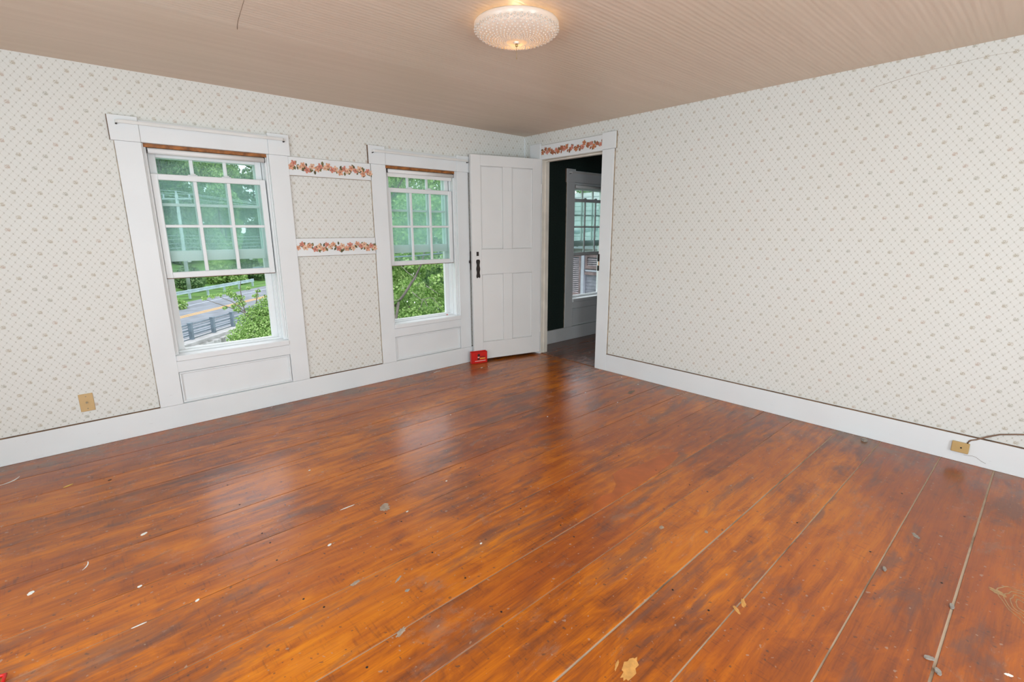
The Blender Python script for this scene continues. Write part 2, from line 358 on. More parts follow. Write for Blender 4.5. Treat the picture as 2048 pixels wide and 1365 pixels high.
# floor: subfloor with wide boards laid along the window wall
bm = newbm(); bx(bm, XW, -.001, YW, -.001, -.09, -.0022)
floor = struct(obj('floor', bm, 'seam_dirt'), 'wide orange varnished wooden floorboards')
seams = [-.001, -.300, -.615, -.905, -1.120, -1.486, -1.831, -2.071, -2.379, -2.717, -2.938, -3.216, -3.461, -3.755, -4.000, -4.29, -4.56, -4.84, -5.12, -5.41, YW]
gaps = [.004, .0030, .0030, .0035, .002, .0032, .0045, .0040, .0040, .0045, .0032, .0075, .0055, .0060, .0085, .006, .006, .006, .006, .006, .004]
tilt = [0, 0, -.012, -.022, 0, -.018, .002, -.012, .008, -.005, 0, 0, 0, -.012, -.003, 0, 0, 0, 0, 0, 0]
for k in range(len(seams)-1):
    bm = newbm(); v = bx(bm, XW+.002, -.002, seams[k+1]+gaps[k+1]/2, seams[k]-gaps[k]/2, -.028, 0)
    for q in v:      # boards taper a little, as the seams do in the photo
        i = k if q.co.y > (seams[k]+seams[k+1])/2 else k+1
        q.co.y += tilt[i]*((q.co.x+2.2)/3.2)
    bmesh.ops.bevel(bm, geom=[e for e in bm.edges if abs(e.verts[0].co.z) < 1e-4 and abs(e.verts[1].co.z) < 1e-4], offset=.0012, segments=1, affect='EDGES')
    obj('floorboard', bm, 'floor_wood', floor)

# hairline cracks in ceiling and wallpaper, peeled paper edge in the corner
ceil = bpy.data.objects['ceiling']; wr = bpy.data.objects['wall_right']
def crack(parent, pts, rad, mat):
    b = newbm(); tube(b, pts, rad, 5, rad*.5); return obj('crack', b, mat, parent)
CEIL_CRACK = [(-3.046, -1.150, H-.0004), (-3.058, -1.200, H-.0004), (-3.070, -1.27, H-.0004), (-3.083, -1.36, H-.0004), (-3.105, -1.52, H-.0004)]
WALL_CRACK = [(-.0003, y_, z_) for y_, z_ in ((-3.119, 2.222), (-3.244, 2.244), (-3.379, 2.263), (-3.507, 2.270), (-3.616, 2.279), (-3.753, 2.276))]
crack(ceil, CEIL_CRACK, .0012, 'brown_caulk'); crack(wr, WALL_CRACK, .0010, 'tan_caulk')
b = newbm(); pz = [(2.10+.0235*i) for i in range(11)]
for i in range(10):
    w0, w1 = .008+.006*abs(math.sin(i*1.9)), .008+.006*abs(math.sin((i+1)*1.9))
    q = [b.verts.new(v) for v in ((-w0, -.0010, pz[i]), (-.0005, -.0010, pz[i]), (-.0005, -.0010, pz[i+1]), (-w1, -.0010, pz[i+1]))]; b.faces.new(q)
    q = [b.verts.new(v) for v in ((-.0010, -.0005, pz[i]), (-.0010, -w1*.7, pz[i]), (-.0010, -w0*.7, pz[i+1]), (-.0010, -.0005, pz[i+1]))]; b.faces.new(q)
obj('peeled_paper_edge', b, 'white_paint', bpy.data.objects['wall_left'])

# baseboards
def base_board(name, x0, x1, y0, y1, h, mat='white_paint', line=None, label=None):
    o = box(name, mat, None, x0, x1, y0, y1, 0.0, h, .002); struct(o, label)
    if line:
        b = newbm(); bx(b, *line); obj('caulk_line', b, 'brown_caulk', o)
    return o
bl = base_board('baseboard_left', XW+.001, -.021, -.020, -.0005, .166, label='white painted baseboard under the windows')
for a, b_ in ((XW+.001, -3.522), (-2.489, -1.822), (-.788, -.021)):
    b = newbm(); bx(b, a, b_, -.0165, -.0005, .166, .1705); obj('caulk_line', b, 'brown_caulk', bl)
br_ = base_board('baseboard_right', -.020, -.0005, YW+.001, -1.1975, .167, line=(-.016, -.0005, YW+.001, -1.1975, .167, .1715), label='white painted baseboard along the door wall')
base_board('baseboard_corner', -.020, -.0005, -.119, -.001, .167)

# ------------------------------------------------------------------ windows
def sash(name, win, x0, x1, y0, y1, z0, z1, gx0, gx1, gz0, gz1, mu, mz, mat='vinyl'):
    """sash frame as a part of win; panes and muntins are its sub-parts"""
    b = newbm(); bx(b, x0, gx0, y0, y1, z0, z1); bx(b, gx1, x1, y0, y1, z0, z1); bx(b, gx0, gx1, y0, y1, z0, gz0); bx(b, gx0, gx1, y0, y1, gz1, z1)
    fr = obj(name, b, mat, win, bevel=.003)
    ym = (y0+y1)/2
    for m in mu:
        q = newbm(); bx(q, m-.0115, m+.0115, ym-.010, ym+.010, gz0, gz1); o = obj('muntin', q, mat, win, bevel=.003); o.parent = fr
    q = newbm(); bx(q, gx0, gx1, ym-.0095, ym+.0095, mz-.0095, mz+.0095); o = obj('muntin', q, mat, win, bevel=.003); o.parent = fr
    xs = [gx0, *mu, gx1]; zs = [gz0, mz, gz1]
    for a, c in zip(xs, xs[1:]):
        for d, e in zip(zs, zs[1:]):
            q = newbm(); bx(q, a, c, ym-.0015, ym+.0015, d, e); o = obj('pane', q, 'pane_glass', win); o.parent = fr
    return fr
def window(idx, label, lift=.0):
    x0, x1 = WIN[idx]; w = empty('window_%d' % idx, ((x0+x1)/2, 0, 0)); struct(w, label)
    wp = 'white_paint'
    # casing with corner blocks
    box('casing', wp, w, x0-.135, x0, -.020, -.0005, .1675, 1.928); box('casing', wp, w, x1, x1+.135, -.020, -.0005, .1675, 1.928)
    box('corner_block', wp, w, x0-.152, x0-.001, -.028, -.0005, 1.9285, 2.078, .002); box('corner_block', wp, w, x1+.001, x1+.152, -.028, -.0005, 1.9285, 2.078, .002)
    box('head_casing', wp, w, x0-.0005, x1+.0005, -.021, -.0005, 1.9305, 2.062)
    for s_, xa in ((-1, x0-.135), (1, x1+.135)):       # brown line where paper and casing meet
        q = newbm(); bx(q, min(xa, xa+s_*.0028), max(xa, xa+s_*.0028), -.008, -.0005, .171, 1.928); obj('caulk_line', q, 'tan_caulk', w)
    q = newbm(); bx(q, x0-.155, x0-.152, -.014, -.0005, 1.93, 2.078); obj('caulk_line', q, 'brown_caulk', w)
    # apron rail, recessed panel with a moulding, stool
    box('apron_rail', wp, w, x0, x1, -.019, -.0005, .400, .479)
    box('apron_panel', wp, w, x0, x1, -.0020, -.0002, .1675, .400, 0)
    mo = newbm()
    for (a, b_, c, d) in ((x0+.004, x1-.004, .384, .396), (x0+.004, x1-.004, .172, .184), (x0+.004, x0+.016, .184, .384), (x1-.016, x1-.004, .184, .384)): bx(mo, a, b_, -.0150, -.0020, c, d)      # open joint around the moulding
    obj('panel_moulding', mo, wp, w, bevel=.003)
    box('stool', wp, w, x0, x1, -.034, .075, .4805, .520, .004)
    # jamb, stops, tracks and outer frame
    for s_, xa in ((1, x0), (-1, x1)):
        def st(name, t0, t1, ya, yb, za, zb, mat='vinyl'):
            a, b_ = xa + s_*t0, xa + s_*t1; box(name, mat, w, min(a, b_), max(a, b_), ya, yb, za, zb, .0015)
        st('jamb', 0, .010, 0, .1595, .5205, 1.9295, wp); st('stop', .010, .024, .012, .030, .5205, 1.9295, wp)
        st('track', .010, .020, .0305, .0705, .5205, 1.9295); st('parting_bead', .010, .032, .071, .081, .5205, 1.9295); st('outer_track', .010, .036, .0815, .1195, .5205, 1.165)
        st('storm_frame', .010, .078, .120, .150, .5205, 1.9295)
    box('sill', 'vinyl', w, x0+.001, x1-.001, .0755, .200, .480, .5200, .002); box('sill_frame', 'vinyl', w, x0+.078, x1-.078, .120, .150, .5205, .5395, .002)
    box('sill_rail', 'vinyl', w, x0+.0325, x1-.0325, .0755, .0850, .5205, .5350, .002)
    box('head_jamb', wp, w, x0+.010, x1-.010, .0285, .1595, 1.9185, 1.9295)
    box('unpainted_strip' if idx < 3 else 'head_stop', 'raw_wood' if idx < 3 else wp, w, x0+.010, x1-.010, .004, .028, 1.9065, 1.9293, .002)
    box('head_track', 'vinyl', w, x0+.0325, x1-.0325, .0305, .1195, 1.8950, 1.9180); box('storm_head', 'vinyl', w, x0+.078, x1-.078, .120, .150, 1.855, 1.9180)
    # sashes: both pushed up, lower sash in front
    xa, xb = x0+.0275, x1-.0275; c = (xa+xb)/2
    mu = (c-.1035, c+.1035)
    us = sash('upper_sash', w, xa+.0055, xb-.0055, .083, .116, 1.168, 1.894, xa+.048, xb-.048, 1.241, 1.857, mu, 1.553)
    ls = sash('lower_sash', w, xa, xb, .034, .068, 1.057+lift, 1.748+lift, xa+.039, xb-.039, 1.097+lift, 1.710+lift, mu, 1.409+lift)
    for m in mu:
        q = newbm(); bx(q, m-.035, m+.022, .040, .062, 1.748+lift, 1.7545+lift); bx(q, m-.018, m+.010, .036, .056, 1.7545+lift, 1.762+lift); o = obj('sash_latch', q, 'vinyl', w, bevel=.002); o.parent = ls
    q = newbm(); bx(q, xa+.0005, xb-.0005, .036, .066, 1.053+lift, 1.057+lift); o = obj('weather_strip', q, 'brown_caulk', w); o.parent = ls
    for m in (c-.20, c+.20):
        q = newbm(); bx(q, m-.011, m+.011, .076, .083, 1.160, 1.176); o = obj('sash_lift', q, 'vinyl', w, bevel=.002); o.parent = us
    return w
window(1, 'white window overlooking the road with both sashes pushed up')
window(2, 'white window beside the door overlooking dense trees')
window(3, 'white window of the dark green room facing grey shutters')

def roller(x0, x1, label, drop=0):
    r = empty('roller_shade', ((x0+x1)/2, .016, 1.868)); tag(r, label, 'shade')
    b = newbm(); tube(b, [(x0+.030, .010, 1.886), (x1-.030, .010, 1.886)], .0172, 16); obj('rolled_cloth', b, 'shade_cloth', r, True)
    for xa, s_ in ((x0, 1), (x1, -1)):
        b = newbm(); bx(b, min(xa+s_*.0245, xa+s_*.0275), max(xa+s_*.0245, xa+s_*.0275), -.002, .022, 1.870, 1.9055); tube(b, [(xa+s_*.0275, .010, 1.886), (xa+s_*.031, .010, 1.886)], .004, 8); obj('bracket', b, 'dark_metal', r)
    if drop:
        b = newbm(); bx(b, x0+.034, x1-.034, .0235, .0255, 1.868-drop, 1.886); obj('cloth_hem', b, 'shade_cloth', r)
    return r
roller(*WIN[1], 'rolled up white roller shade in the window overlooking the road')
roller(*WIN[2], 'rolled up white roller shade in the window beside the open door', .028)
roller(*WIN[3], 'rolled up shade in the window of the dark green room')

def curtain_rod(x0, x1, z, label):
    r = empty('curtain_rod', ((x0+x1)/2, -.028, z)); tag(r, label, 'curtain rod')
    b = newbm(); prof = [(x0, -.029), (x0+.004, -.048), (x0+.016, -.058), (x0+.04, -.061), (x1-.04, -.061), (x1-.016, -.058), (x1-.004, -.048), (x1, -.029)]
    rows = [[b.verts.new((x, y, zz)) for x, y in prof] for zz in (z-.009, z+.009)]; rin = [[b.verts.new((x + (.004 if i < 4 else -.004)*(1 if i in (0, 1, 2, 5, 6, 7) else 0), y+.0055, zz)) for i, (x, y) in enumerate(prof)] for zz in (z-.009, z+.009)]
    for i in range(len(prof)-1):
        b.faces.new((rows[0][i], rows[0][i+1], rows[1][i+1], rows[1][i])); b.faces.new((rin[0][i], rin[1][i], rin[1][i+1], rin[0][i+1]))
        b.faces.new((rows[1][i], rows[1][i+1], rin[1][i+1], rin[1][i])); b.faces.new((rows[0][i], rin[0][i], rin[0][i+1], rows[0][i+1]))
    for i in (0, len(prof)-1): b.faces.new((rows[0][i], rows[1][i], rin[1][i], rin[0][i]))
    rod = obj('rod', b, 'rod_enamel', r)
    for x in (x0+.006, x1-.006):
        b = newbm(); bx(b, x-.004, x+.004, -.0505, -.0285, z-.0145, z-.0095); bx(b, x-.005, x+.005, -.0315, -.0285, z-.016, z+.006); obj('bracket', b, 'dark_metal', r)
curtain_rod(-3.503, -2.508, 2.037, 'flat white curtain rod above the window overlooking the road')
curtain_rod(-1.806, -.803, 2.030, 'flat white curtain rod above the window beside the open door')
curtain_rod(.700, 1.690, 2.035, 'curtain rod above the window of the dark green room')

# rails between the two windows
t = struct(empty('trim_2', (-2.155, 0, 0)), 'two white rails between the windows')
for z0, z1 in ((1.792, 1.9265), (1.176, 1.3155)):
    box('rail', 'white_paint', t, -2.4895, -1.8205, -.018, -.0005, z0, z1)
    q = newbm(); bx(q, -2.489, -1.821, -.010, -.0005, z0-.003, z0); bx(q, -2.489, -1.821, -.010, -.0005, z1, z1+.002); obj('caulk_line', q, 'tan_caulk', t)

# ------------------------------------------------------------------ doorway trim
t = struct(empty('trim_1', (0, (DY0+DY1)/2, 0)), 'white door casing with corner blocks')
wp = 'white_paint'
box('casing', wp, t, -.020, -.0005, DY0-.135, DY0, 0.0, 2.0945); box('casing', wp, t, -.020, -.0005, DY1, DY1+.135, 0.0, 2.0945)
box('corner_block', wp, t, -.028, -.0005, DY0-.150, DY0+.001, 2.0955, 2.241, .002); box('corner_block', wp, t, -.028, -.0005, DY1+.008, DY1+.160, 2.0955, 2.248, .002)
box('head_casing', wp, t, -.021, -.0005, DY0+.0015, DY1+.0075, 2.0905, 2.228)
jp = 'aged_paint'
box('jamb', jp, t, .0, WT, DY0-.011, DY0+.000, 0.0, DZ); box('jamb', jp, t, .0, WT, DY1-.000, DY1+.011, 0.0, DZ); box('head_jamb', jp, t, .0, WT, DY0-.011, DY1+.011, DZ, DZ+.011)
box('stop', jp, t, .040, .095, DY0+.0005, DY0+.013, 0.0, DZ-.001); box('stop', jp, t, .040, .095, DY1-.013, DY1-.0005, 0.0, DZ-.001); box('stop', jp, t, .040, .095, DY0+.0135, DY1-.0135, DZ-.014, DZ-.001)
q = newbm(); bx(q, -.010, -.0005, DY0-.1385, DY0-.135, .172, 2.0945); bx(q, -.012, -.0005, DY0, DY1+.008, 2.228, 2.231); bx(q, -.012, -.0005, DY0-.153, DY0-.150, 2.095, 2.241); bx(q, -.012, -.0005, DY0-.150, DY0, 2.241, 2.2435); obj('caulk_line', q, 'tan_caulk', t)
# rim lock keeper on the casing, with the bare wood scar between
q = newbm(); bx(q, -.026, -.0205, DY0-.016, DY0+.010, 1.075, 1.145); obj('keeper_plate', q, 'dark_metal', t, bevel=.002)
q = newbm(); bx(q, -.026, -.0205, DY0-.014, DY0+.008, .985, 1.035); obj('keeper_plate', q, 'dark_metal', t, bevel=.002)
q = newbm(); bx(q, -.0212, -.0202, DY0-.012, DY0-.001, 1.036, 1.074); obj('bare_wood_scar', q, 'bare_patch', t)
# worn threshold board
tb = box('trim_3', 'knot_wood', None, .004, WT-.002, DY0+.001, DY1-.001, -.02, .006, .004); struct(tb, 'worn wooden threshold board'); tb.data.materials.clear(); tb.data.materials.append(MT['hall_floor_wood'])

# ------------------------------------------------------------------ open door
HP = Vector((-.035, -.268)); FP = Vector((-.800, -.075)); ang = math.atan2(FP.y-HP.y, FP.x-HP.x)
door = empty('door_1', (HP.x, HP.y, 0), ang); struct(door, 'white four-panel door standing open against the window wall')
T0, T1 = -.036, 0.0        # local y: visible face is +y side after the turn
# local +x runs to the free edge; the face towards the camera is local y = 0 on its left-hand side
D0, D1, Z0, Z1 = -.018, .787, .026, 2.096
dp = 'door_paint'
SG = 1 if (Vector((-math.sin(ang), math.cos(ang))).dot(Vector((CAM.x-HP.x, CAM.y-HP.y))) > 0) else -1
def dbox(name, s0, s1, z0, z1, t0=-.036, t1=0., mat=dp, par=door, bev=.0015):
    a, b_ = SG*t0, SG*t1; return box(name, mat, par, s0, s1, min(a, b_), max(a, b_), z0, z1, bev, local=True)
dbox('stile', D0, .088, Z0, Z1); dbox('stile', .684, D1, Z0, Z1); 
dbox('rail', .0885, .6835, Z0, .212); dbox('rail', .0885, .6835, .931, 1.183); dbox('rail', .0885, .6835, 1.994, Z1)
dbox('mullion', .3335, .438, .2125, .9305); dbox('mullion', .3335, .438, 1.1835, 1.9935)
for s0, s1 in ((.0885, .333), (.4385, .6835)):
    for z0, z1 in ((.2125, .9305), (1.1835, 1.9935)):
        pn = dbox('panel', s0, s1, z0, z1, -.027, -.0115)
        q = newbm()
        for a, b_, c, d in ((s0, s1, z0, z0+.010), (s0, s1, z1-.010, z1), (s0, s0+.010, z0+.010, z1-.010), (s1-.010, s1, z0+.010, z1-.010)): bx(q, a, b_, min(SG*-.0115, SG*-.0025), max(SG*-.0115, SG*-.0025), c, d)
        m_ = obj('moulding', q, dp, None, bevel=.005); m_.parent = pn
# escutcheon: long cast plate with a scalloped outline, its top keyhole cover, the knob spindle hole
def plate(name, s, z0, z1, w, th, mat, scallop):
    q = newbm(); N = 14; L_ = []; R_ = []
    for i in range(N+1):
        f = i/N; z = z0 + f*(z1-z0); ww = w*(1 + (.16*math.sin(f*PI*5) if scallop else 0)); ww *= (.72 if scallop and f > .93 else 1)
        if scallop and i == 0: ww *= .8
        L_.append((s-ww, z)); R_.append((s+ww, z))
    if scallop: L_.insert(0, (s-.004, z0+.010)); 
    poly = L_ + R_[::-1]
    a = [q.verts.new((x, 0, z)) for x, z in poly]; b_ = [q.verts.new((x, SG*th, z)) for x, z in poly]
    m = len(poly); q.faces.new(a[::-1]); q.faces.new(b_)
    for i in range(m): q.faces.new((a[i], a[(i+1) % m], b_[(i+1) % m], b_[i]))
    return obj(name, q, mat, door, local=True)
pl = plate('escutcheon', .727, .892, 1.082, .0185, .004, 'dark_metal', True)
q = newbm(); tube(q, [(.727, SG*.003, 1.015), (.727, SG*.014, 1.015)], .010, 12); o = obj('spindle_hub', q, 'dark_metal', None); o.parent = pl
plate('keyhole_cover', .730, 1.118, 1.160, .0120, .003, 'dark_metal', False)
# rim lock on the far face with its bolt, hinges
dbox('rim_lock', .690, .7885, .975, 1.165, -.058, -.0365, 'dark_metal', door, .003)
dbox('lock_bolt', .787, .806, 1.045, 1.072, -.052, -.038, 'dark_metal', door, .002)
for z in (.30, 1.80):
    q = newbm(); tube(q, [(D0-.004, SG*-.002, z-.045), (D0-.004, SG*-.002, z+.045)], .005, 8); obj('hinge', q, 'door_paint', door, local=True)

# ------------------------------------------------------------------ the dark green room beyond the doorway
HX, HY = 3.1, -3.4
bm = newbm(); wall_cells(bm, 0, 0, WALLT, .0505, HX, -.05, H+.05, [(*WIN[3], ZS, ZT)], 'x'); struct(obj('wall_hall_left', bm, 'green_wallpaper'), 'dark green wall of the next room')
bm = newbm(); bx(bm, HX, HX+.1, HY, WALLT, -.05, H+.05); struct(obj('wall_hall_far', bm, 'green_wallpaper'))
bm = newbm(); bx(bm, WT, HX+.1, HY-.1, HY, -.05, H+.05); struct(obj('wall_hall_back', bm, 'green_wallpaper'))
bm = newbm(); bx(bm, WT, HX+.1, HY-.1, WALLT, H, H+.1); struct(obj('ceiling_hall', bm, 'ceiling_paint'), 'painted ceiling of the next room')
bm = newbm(); bx(bm, WT-.01, HX, HY, -.001, -.09, -.006); fh = struct(obj('floor_hall', bm, 'seam_dirt'), 'dark floorboards of the next room')
y = -.001
for k in range(14):
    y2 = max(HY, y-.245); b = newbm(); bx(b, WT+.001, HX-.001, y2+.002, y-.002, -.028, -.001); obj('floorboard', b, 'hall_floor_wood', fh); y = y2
base_board('baseboard_hall', WT+.001, HX-.001, -.020, -.0005, .166, 'white_paint', label='white baseboard of the next room')

# ------------------------------------------------------------------ floral stickers on the rails and over the door
def petal(bm, ang, r, w, z):
    c, s_ = math.cos(ang), math.sin(ang); pts = []
    for i in range(9):
        a = 2*PI*i/9; x = r*(.56+.46*math.cos(a)); y_ = w*math.sin(a)*(1+.12*math.cos(a)); pts.append((x*c-y_*s_, x*s_+y_*c))
    prism(bm, pts, .0005, z)
def blossom_mesh(name, mat, r, seed):
    rn = random.Random(seed); b = newbm()
    for k in range(5): petal(b, 2*PI*k/5+rn.uniform(-.12, .12), r*rn.uniform(.88, 1.08), r*.34, .0001*k)
    bmesh.ops.recalc_face_normals(b, faces=b.faces[:]); me = bpy.data.meshes.new(name); b.to_mesh(me); b.free(); me.materials.append(MT[mat]); return me
def core_mesh(name, mat, r):
    b = newbm(); prism(b, [(r*math.cos(2*PI*i/5+.3)*(1 if i % 1 == 0 else .5), r*math.sin(2*PI*i/5+.3)) for i in range(5)], .0006, .0006)
    bmesh.ops.recalc_face_normals(b, faces=b.faces[:]); me = bpy.data.meshes.new(name); b.to_mesh(me); b.free(); me.materials.append(MT[mat]); return me
def leaf_mesh(name, mat, l, w):
    b = newbm(); prism(b, [(0, 0), (l*.3, w*.8), (l*.6, w), (l*.85, w*.5), (l, 0), (l*.85, -w*.5), (l*.6, -w), (l*.3, -w*.8)], .0004)
    bmesh.ops.recalc_face_normals(b, faces=b.faces[:]); me = bpy.data.meshes.new(name); b.to_mesh(me); b.free(); me.materials.append(MT[mat]); return me
def garland(label, origin, R3, length, bl, lf, seed, reps=3, amp=.010):
    """origin = left end of the sticker; R3 columns = along, up, out of the wall"""
    root = bpy.data.objects.new('floral_sticker', None); C.objects.link(root); root.empty_display_size = .05
    M4 = R3.to_4x4(); M4.translation = origin; root.matrix_world = M4; tag(root, label, 'sticker', None)
    rn = random.Random(seed); nb = 21
    for i in range(54):
        f = (i+.5)/54 + rn.uniform(-.012, .012); x = f*length; y_ = amp*math.sin(f*2*PI*reps) + rn.uniform(-.014, .014)
        o = link('leaf', lf[i % len(lf)], None, root); o.location = (x, y_, .0002+.00001*i); o.rotation_euler.z = rn.choice((1, -1))*rn.uniform(.5, 2.3); o.scale = (rn.uniform(.9, 1.3),)*3
    for i in range(nb):
        f = (i+.5)/nb + rn.uniform(-.012, .012); x = min(max(f*length, .02), length-.02); y_ = amp*math.sin(f*2*PI*reps) + (.011 if i % 2 else -.011) + rn.uniform(-.005, .005)
        o = link('blossom', bl[i % len(bl)], None, root); o.location = (x, y_, .0009+.00012*i); o.rotation_euler.z = rn.uniform(0, 6); sc = rn.uniform(.85, 1.12); o.scale = (sc, sc, 1)
        c = link('blossom_heart', core, None, o); c.scale = (1, 1, 1)
core = core_mesh('blossom_heart', 'petal_core', .0058)
bls = [blossom_mesh('blossom', m, .0245, i) for i, m in enumerate(('petal_peach', 'petal_pink', 'petal_light'))]
lfs = [leaf_mesh('leaf', 'leaf_print', .030, .0085), leaf_mesh('leaf', 'leaf_print_dark', .027, .0075)]
RL = Matrix(((1, 0, 0), (0, 0, -1), (0, 1, 0)))            # along +x, up +z, out -y
garland('peach flower garland sticker on the upper rail between the windows', Vector((-2.494, -.0182, 1.860)), RL, .685, bls, lfs, 3)
garland('peach flower garland sticker on the lower rail between the windows', Vector((-2.500, -.0182, 1.246)), RL, .690, bls, lfs, 5)
RR = Matrix(((0, 0, -1), (-1, 0, 0), (0, 1, 0)))           # along -y, up +z, out -x
blr = [blossom_mesh('blossom', m, .0245, i+9) for i, m in enumerate(('petal_rust', 'petal_rust_dark', 'petal_pink'))]
lfr = [leaf_mesh('leaf', 'leaf_print_rust', .030, .0085), leaf_mesh('leaf', 'petal_rust_dark', .027, .0075)]
garland('rust coloured flower garland sticker over the doorway', Vector((-.0212, -.268, 2.158)), RR, .795, blr, lfr, 8)

# ------------------------------------------------------------------ ceiling lamp
LC = (-2.096, -2.158); ZR, ZB, RB = 2.327, 2.246, .199
lamp = empty('ceiling_lamp', (*LC, H)); tag(lamp, 'lit hobnail milk glass bowl lamp with pull chain on the ceiling', 'ceiling lamp')
b = newbm(); lathe(b, [(0, H-.0002), (.050, H-.0002), (.048, H-.004), (.010, H-.006), (.006, H-.030), (0, H-.030)], 24, LC); obj('canopy', b, 'rod_enamel', lamp, True)
def bowl_z(r):            # outer profile of the bowl
    f = min(1, r/RB); return ZB + (ZR-.014-ZB)*(1-max(0, 1-(f*.985)**2.3)**(1/2.1)) if f < 1 else ZR
prof = [(RB*k/18, bowl_z(RB*k/18)) for k in range(1, 18)]
outer = [(.012, ZB)] + prof + [(RB, ZR-.016), (RB+.0015, ZR-.010), (RB, ZR-.003), (RB-.003, ZR)]
inner = [(RB-.006, ZR-.004)] + [(r-.003, z+.0045) for r, z in prof[::-1]] + [(.012, ZB+.0045)]
b = newbm(); lathe(b, outer+inner, 64, LC); bowl = obj('glass_bowl', b, 'milk_glass', lamp, True)
b = newbm()
for i, r in enumerate([.052, .060, .069, .079, .090, .102, .115, .129, .144, .158, .171, .182, .1905, .1955, .1982]):
    nn = 40; rad = .0021 + .0030*(r/.19)
    off = (i % 2)*PI/nn
    for k in range(nn):
        a = 2*PI*k/nn + off; M4 = Matrix.Translation((LC[0]+r*math.cos(a), LC[1]+r*math.sin(a), bowl_z(r)-.0008))
        bmesh.ops.create_icosphere(b, subdivisions=1, radius=rad, matrix=M4)
hn = obj('hobnails', b, 'milk_glass', lamp, True); hn['kind'] = 'stuff'; hn.parent = lamp
b = newbm(); lathe(b, [(.0, ZB-.001), (.013, ZB-.001), (.014, ZB-.003), (.010, ZB-.006), (0, ZB-.006)], 20, LC); obj('washer', b, 'milk_glass', lamp, True)
b = newbm(); lathe(b, [(0, ZB-.006), (.0065, ZB-.006), (.0065, ZB-.015), (.004, ZB-.018), (0, ZB-.018)], 14, LC); obj('finial', b, 'brass', lamp, True)
b = newbm()
for k in range(13): bmesh.ops.create_icosphere(b, subdivisions=1, radius=.0015, matrix=Matrix.Translation((LC[0], LC[1], ZB-.020-.0034*k)))
bmesh.ops.create_icosphere(b, subdivisions=1, radius=.003, matrix=Matrix.Translation((LC[0], LC[1], ZB-.068))); obj('pull_chain', b, 'brass', lamp, True)
b = newbm(); lathe(b, [(0, ZR-.062), (.016, ZR-.058), (.024, ZR-.048), (.025, ZR-.038), (.017, ZR-.024), (.012, ZR-.010), (0, ZR-.010)], 16, (LC[0]+.042, LC[1]+.048)); obj('bulb', b, 'bulb_glow', lamp, True)

# ------------------------------------------------------------------ small things
wpl = empty('wall_plate', (-3.895, 0, .238)); tag(wpl, 'ivory cable plate on the papered wall left of the windows', 'wall plate')
b = newbm(); bx(b, -3.9305, -3.8585, -.006, -.0003, .239, .356); obj('plate', b, 'ivory_plastic', wpl, bevel=.002)
q = newbm(); tube(q, [(-3.8945, -.006, .2975), (-3.8945, -.013, .2975)], .0062, 12); obj('connector', q, 'screw_metal', wpl)
for z in (.257, .338): q = newbm(); tube(q, [(-3.8945, -.0055, z), (-3.8945, -.0072, z)], .0034, 10); obj('screw', q, 'screw_metal', wpl)
ph = empty('phone_jack', (-.0205, -3.84, .063)); tag(ph, 'tan surface phone jack on the white baseboard', 'phone jack')
b = newbm(); bx(b, -.040, -.0205, -3.881, -3.802, .064, .127); obj('cover', b, 'tan_plastic', ph, bevel=.003)
q = newbm(); tube(q, [(-.0400, -3.846, .096), (-.0418, -3.846, .096)], .0045, 10); obj('screw', q, 'dark_metal', ph)
cab = newbm(); tube(cab, [(-.024, -3.868, .1275), (-.025, -3.873, .142), (-.024, -3.882, .152), (-.021, -3.90, .160), (-.016, -3.94, .188), (-.008, -3.99, .218), (-.007, -4.05, .238), (-.006, -4.12, .258), (-.006, -4.165, .268), (-.006, -4.21, .262), (-.006, -4.35, .23), (-.006, -4.6, .20)], .0042, 8)
cab2 = obj('phone_cable', cab, 'cable_brown', None, True); tag(cab2, 'brown phone cable running up the wall from the jack', 'cable')
q = newbm(); tube(q, [(-.0206, -3.862, .050), (-.0206, -3.885, .052), (-.0206, -3.90, .056), (-.0206, -3.915, .054), (-.0206, -3.945, .036), (-.0206, -3.962, .030)], .0009, 5); obj('crack', q, 'brown_caulk', br_)

# small red plastic box by the door
rb = empty('red_box', (-.772, -.112, 0), -.262); tag(rb, 'small open red plastic box on the floor by the door', 'box')
def rbox(name, *a, mat='red_plastic', bev=.0015): return box(name, mat, rb, *a, bev, local=True)
rbox('back', -.090, .090, .014, .018, .001, .128); rbox('floor_panel', -.090, .090, -.022, .0135, .001, .006); rbox('side', -.090, -.086, -.022, .0135, .0065, .124); rbox('side', .086, .090, -.022, .0135, .0065, .124)
rbox('front', -.0855, .0855, -.022, -.018, .0065, .122); rbox('lid', -.0855, .0855, -.0175, .0135, .112, .116)
q = newbm(); tube(q, [(-.008, -.0221, .088), (-.008, -.0235, .088)], .015, 12); obj('printed_disc', q, 'black_ink', rb, local=True)
rbox('printed_bar', .006, .066, -.0232, -.0221, .046, .057, mat='yellow_ink', bev=0); rbox('printed_bar', -.024, .002, -.0232, -.0221, .040, .056, mat='black_ink', bev=0)
rbox('printed_bar', -.020, -.002, -.0232, -.0221, .062, .070, mat='white_ink', bev=0); rbox('printed_bar', .004, .062, -.0232, -.0221, .068, .074, mat='black_ink', bev=0); rbox('printed_line', -.052, .070, -.0232, -.0221, .024, .029, mat='white_ink', bev=0)
# sliver on the sill
q = newbm(); bmesh.ops.create_icosphere(q, subdivisions=2, radius=.007, matrix=Matrix.Translation((-1.03, .070, .5265)) @ Matrix.Scale(.7, 4, (0, 0, 1))); tag(obj('bead', q, 'red_plastic', None, True), 'tiny dark red bead on the window sill beside the door', 'bead')

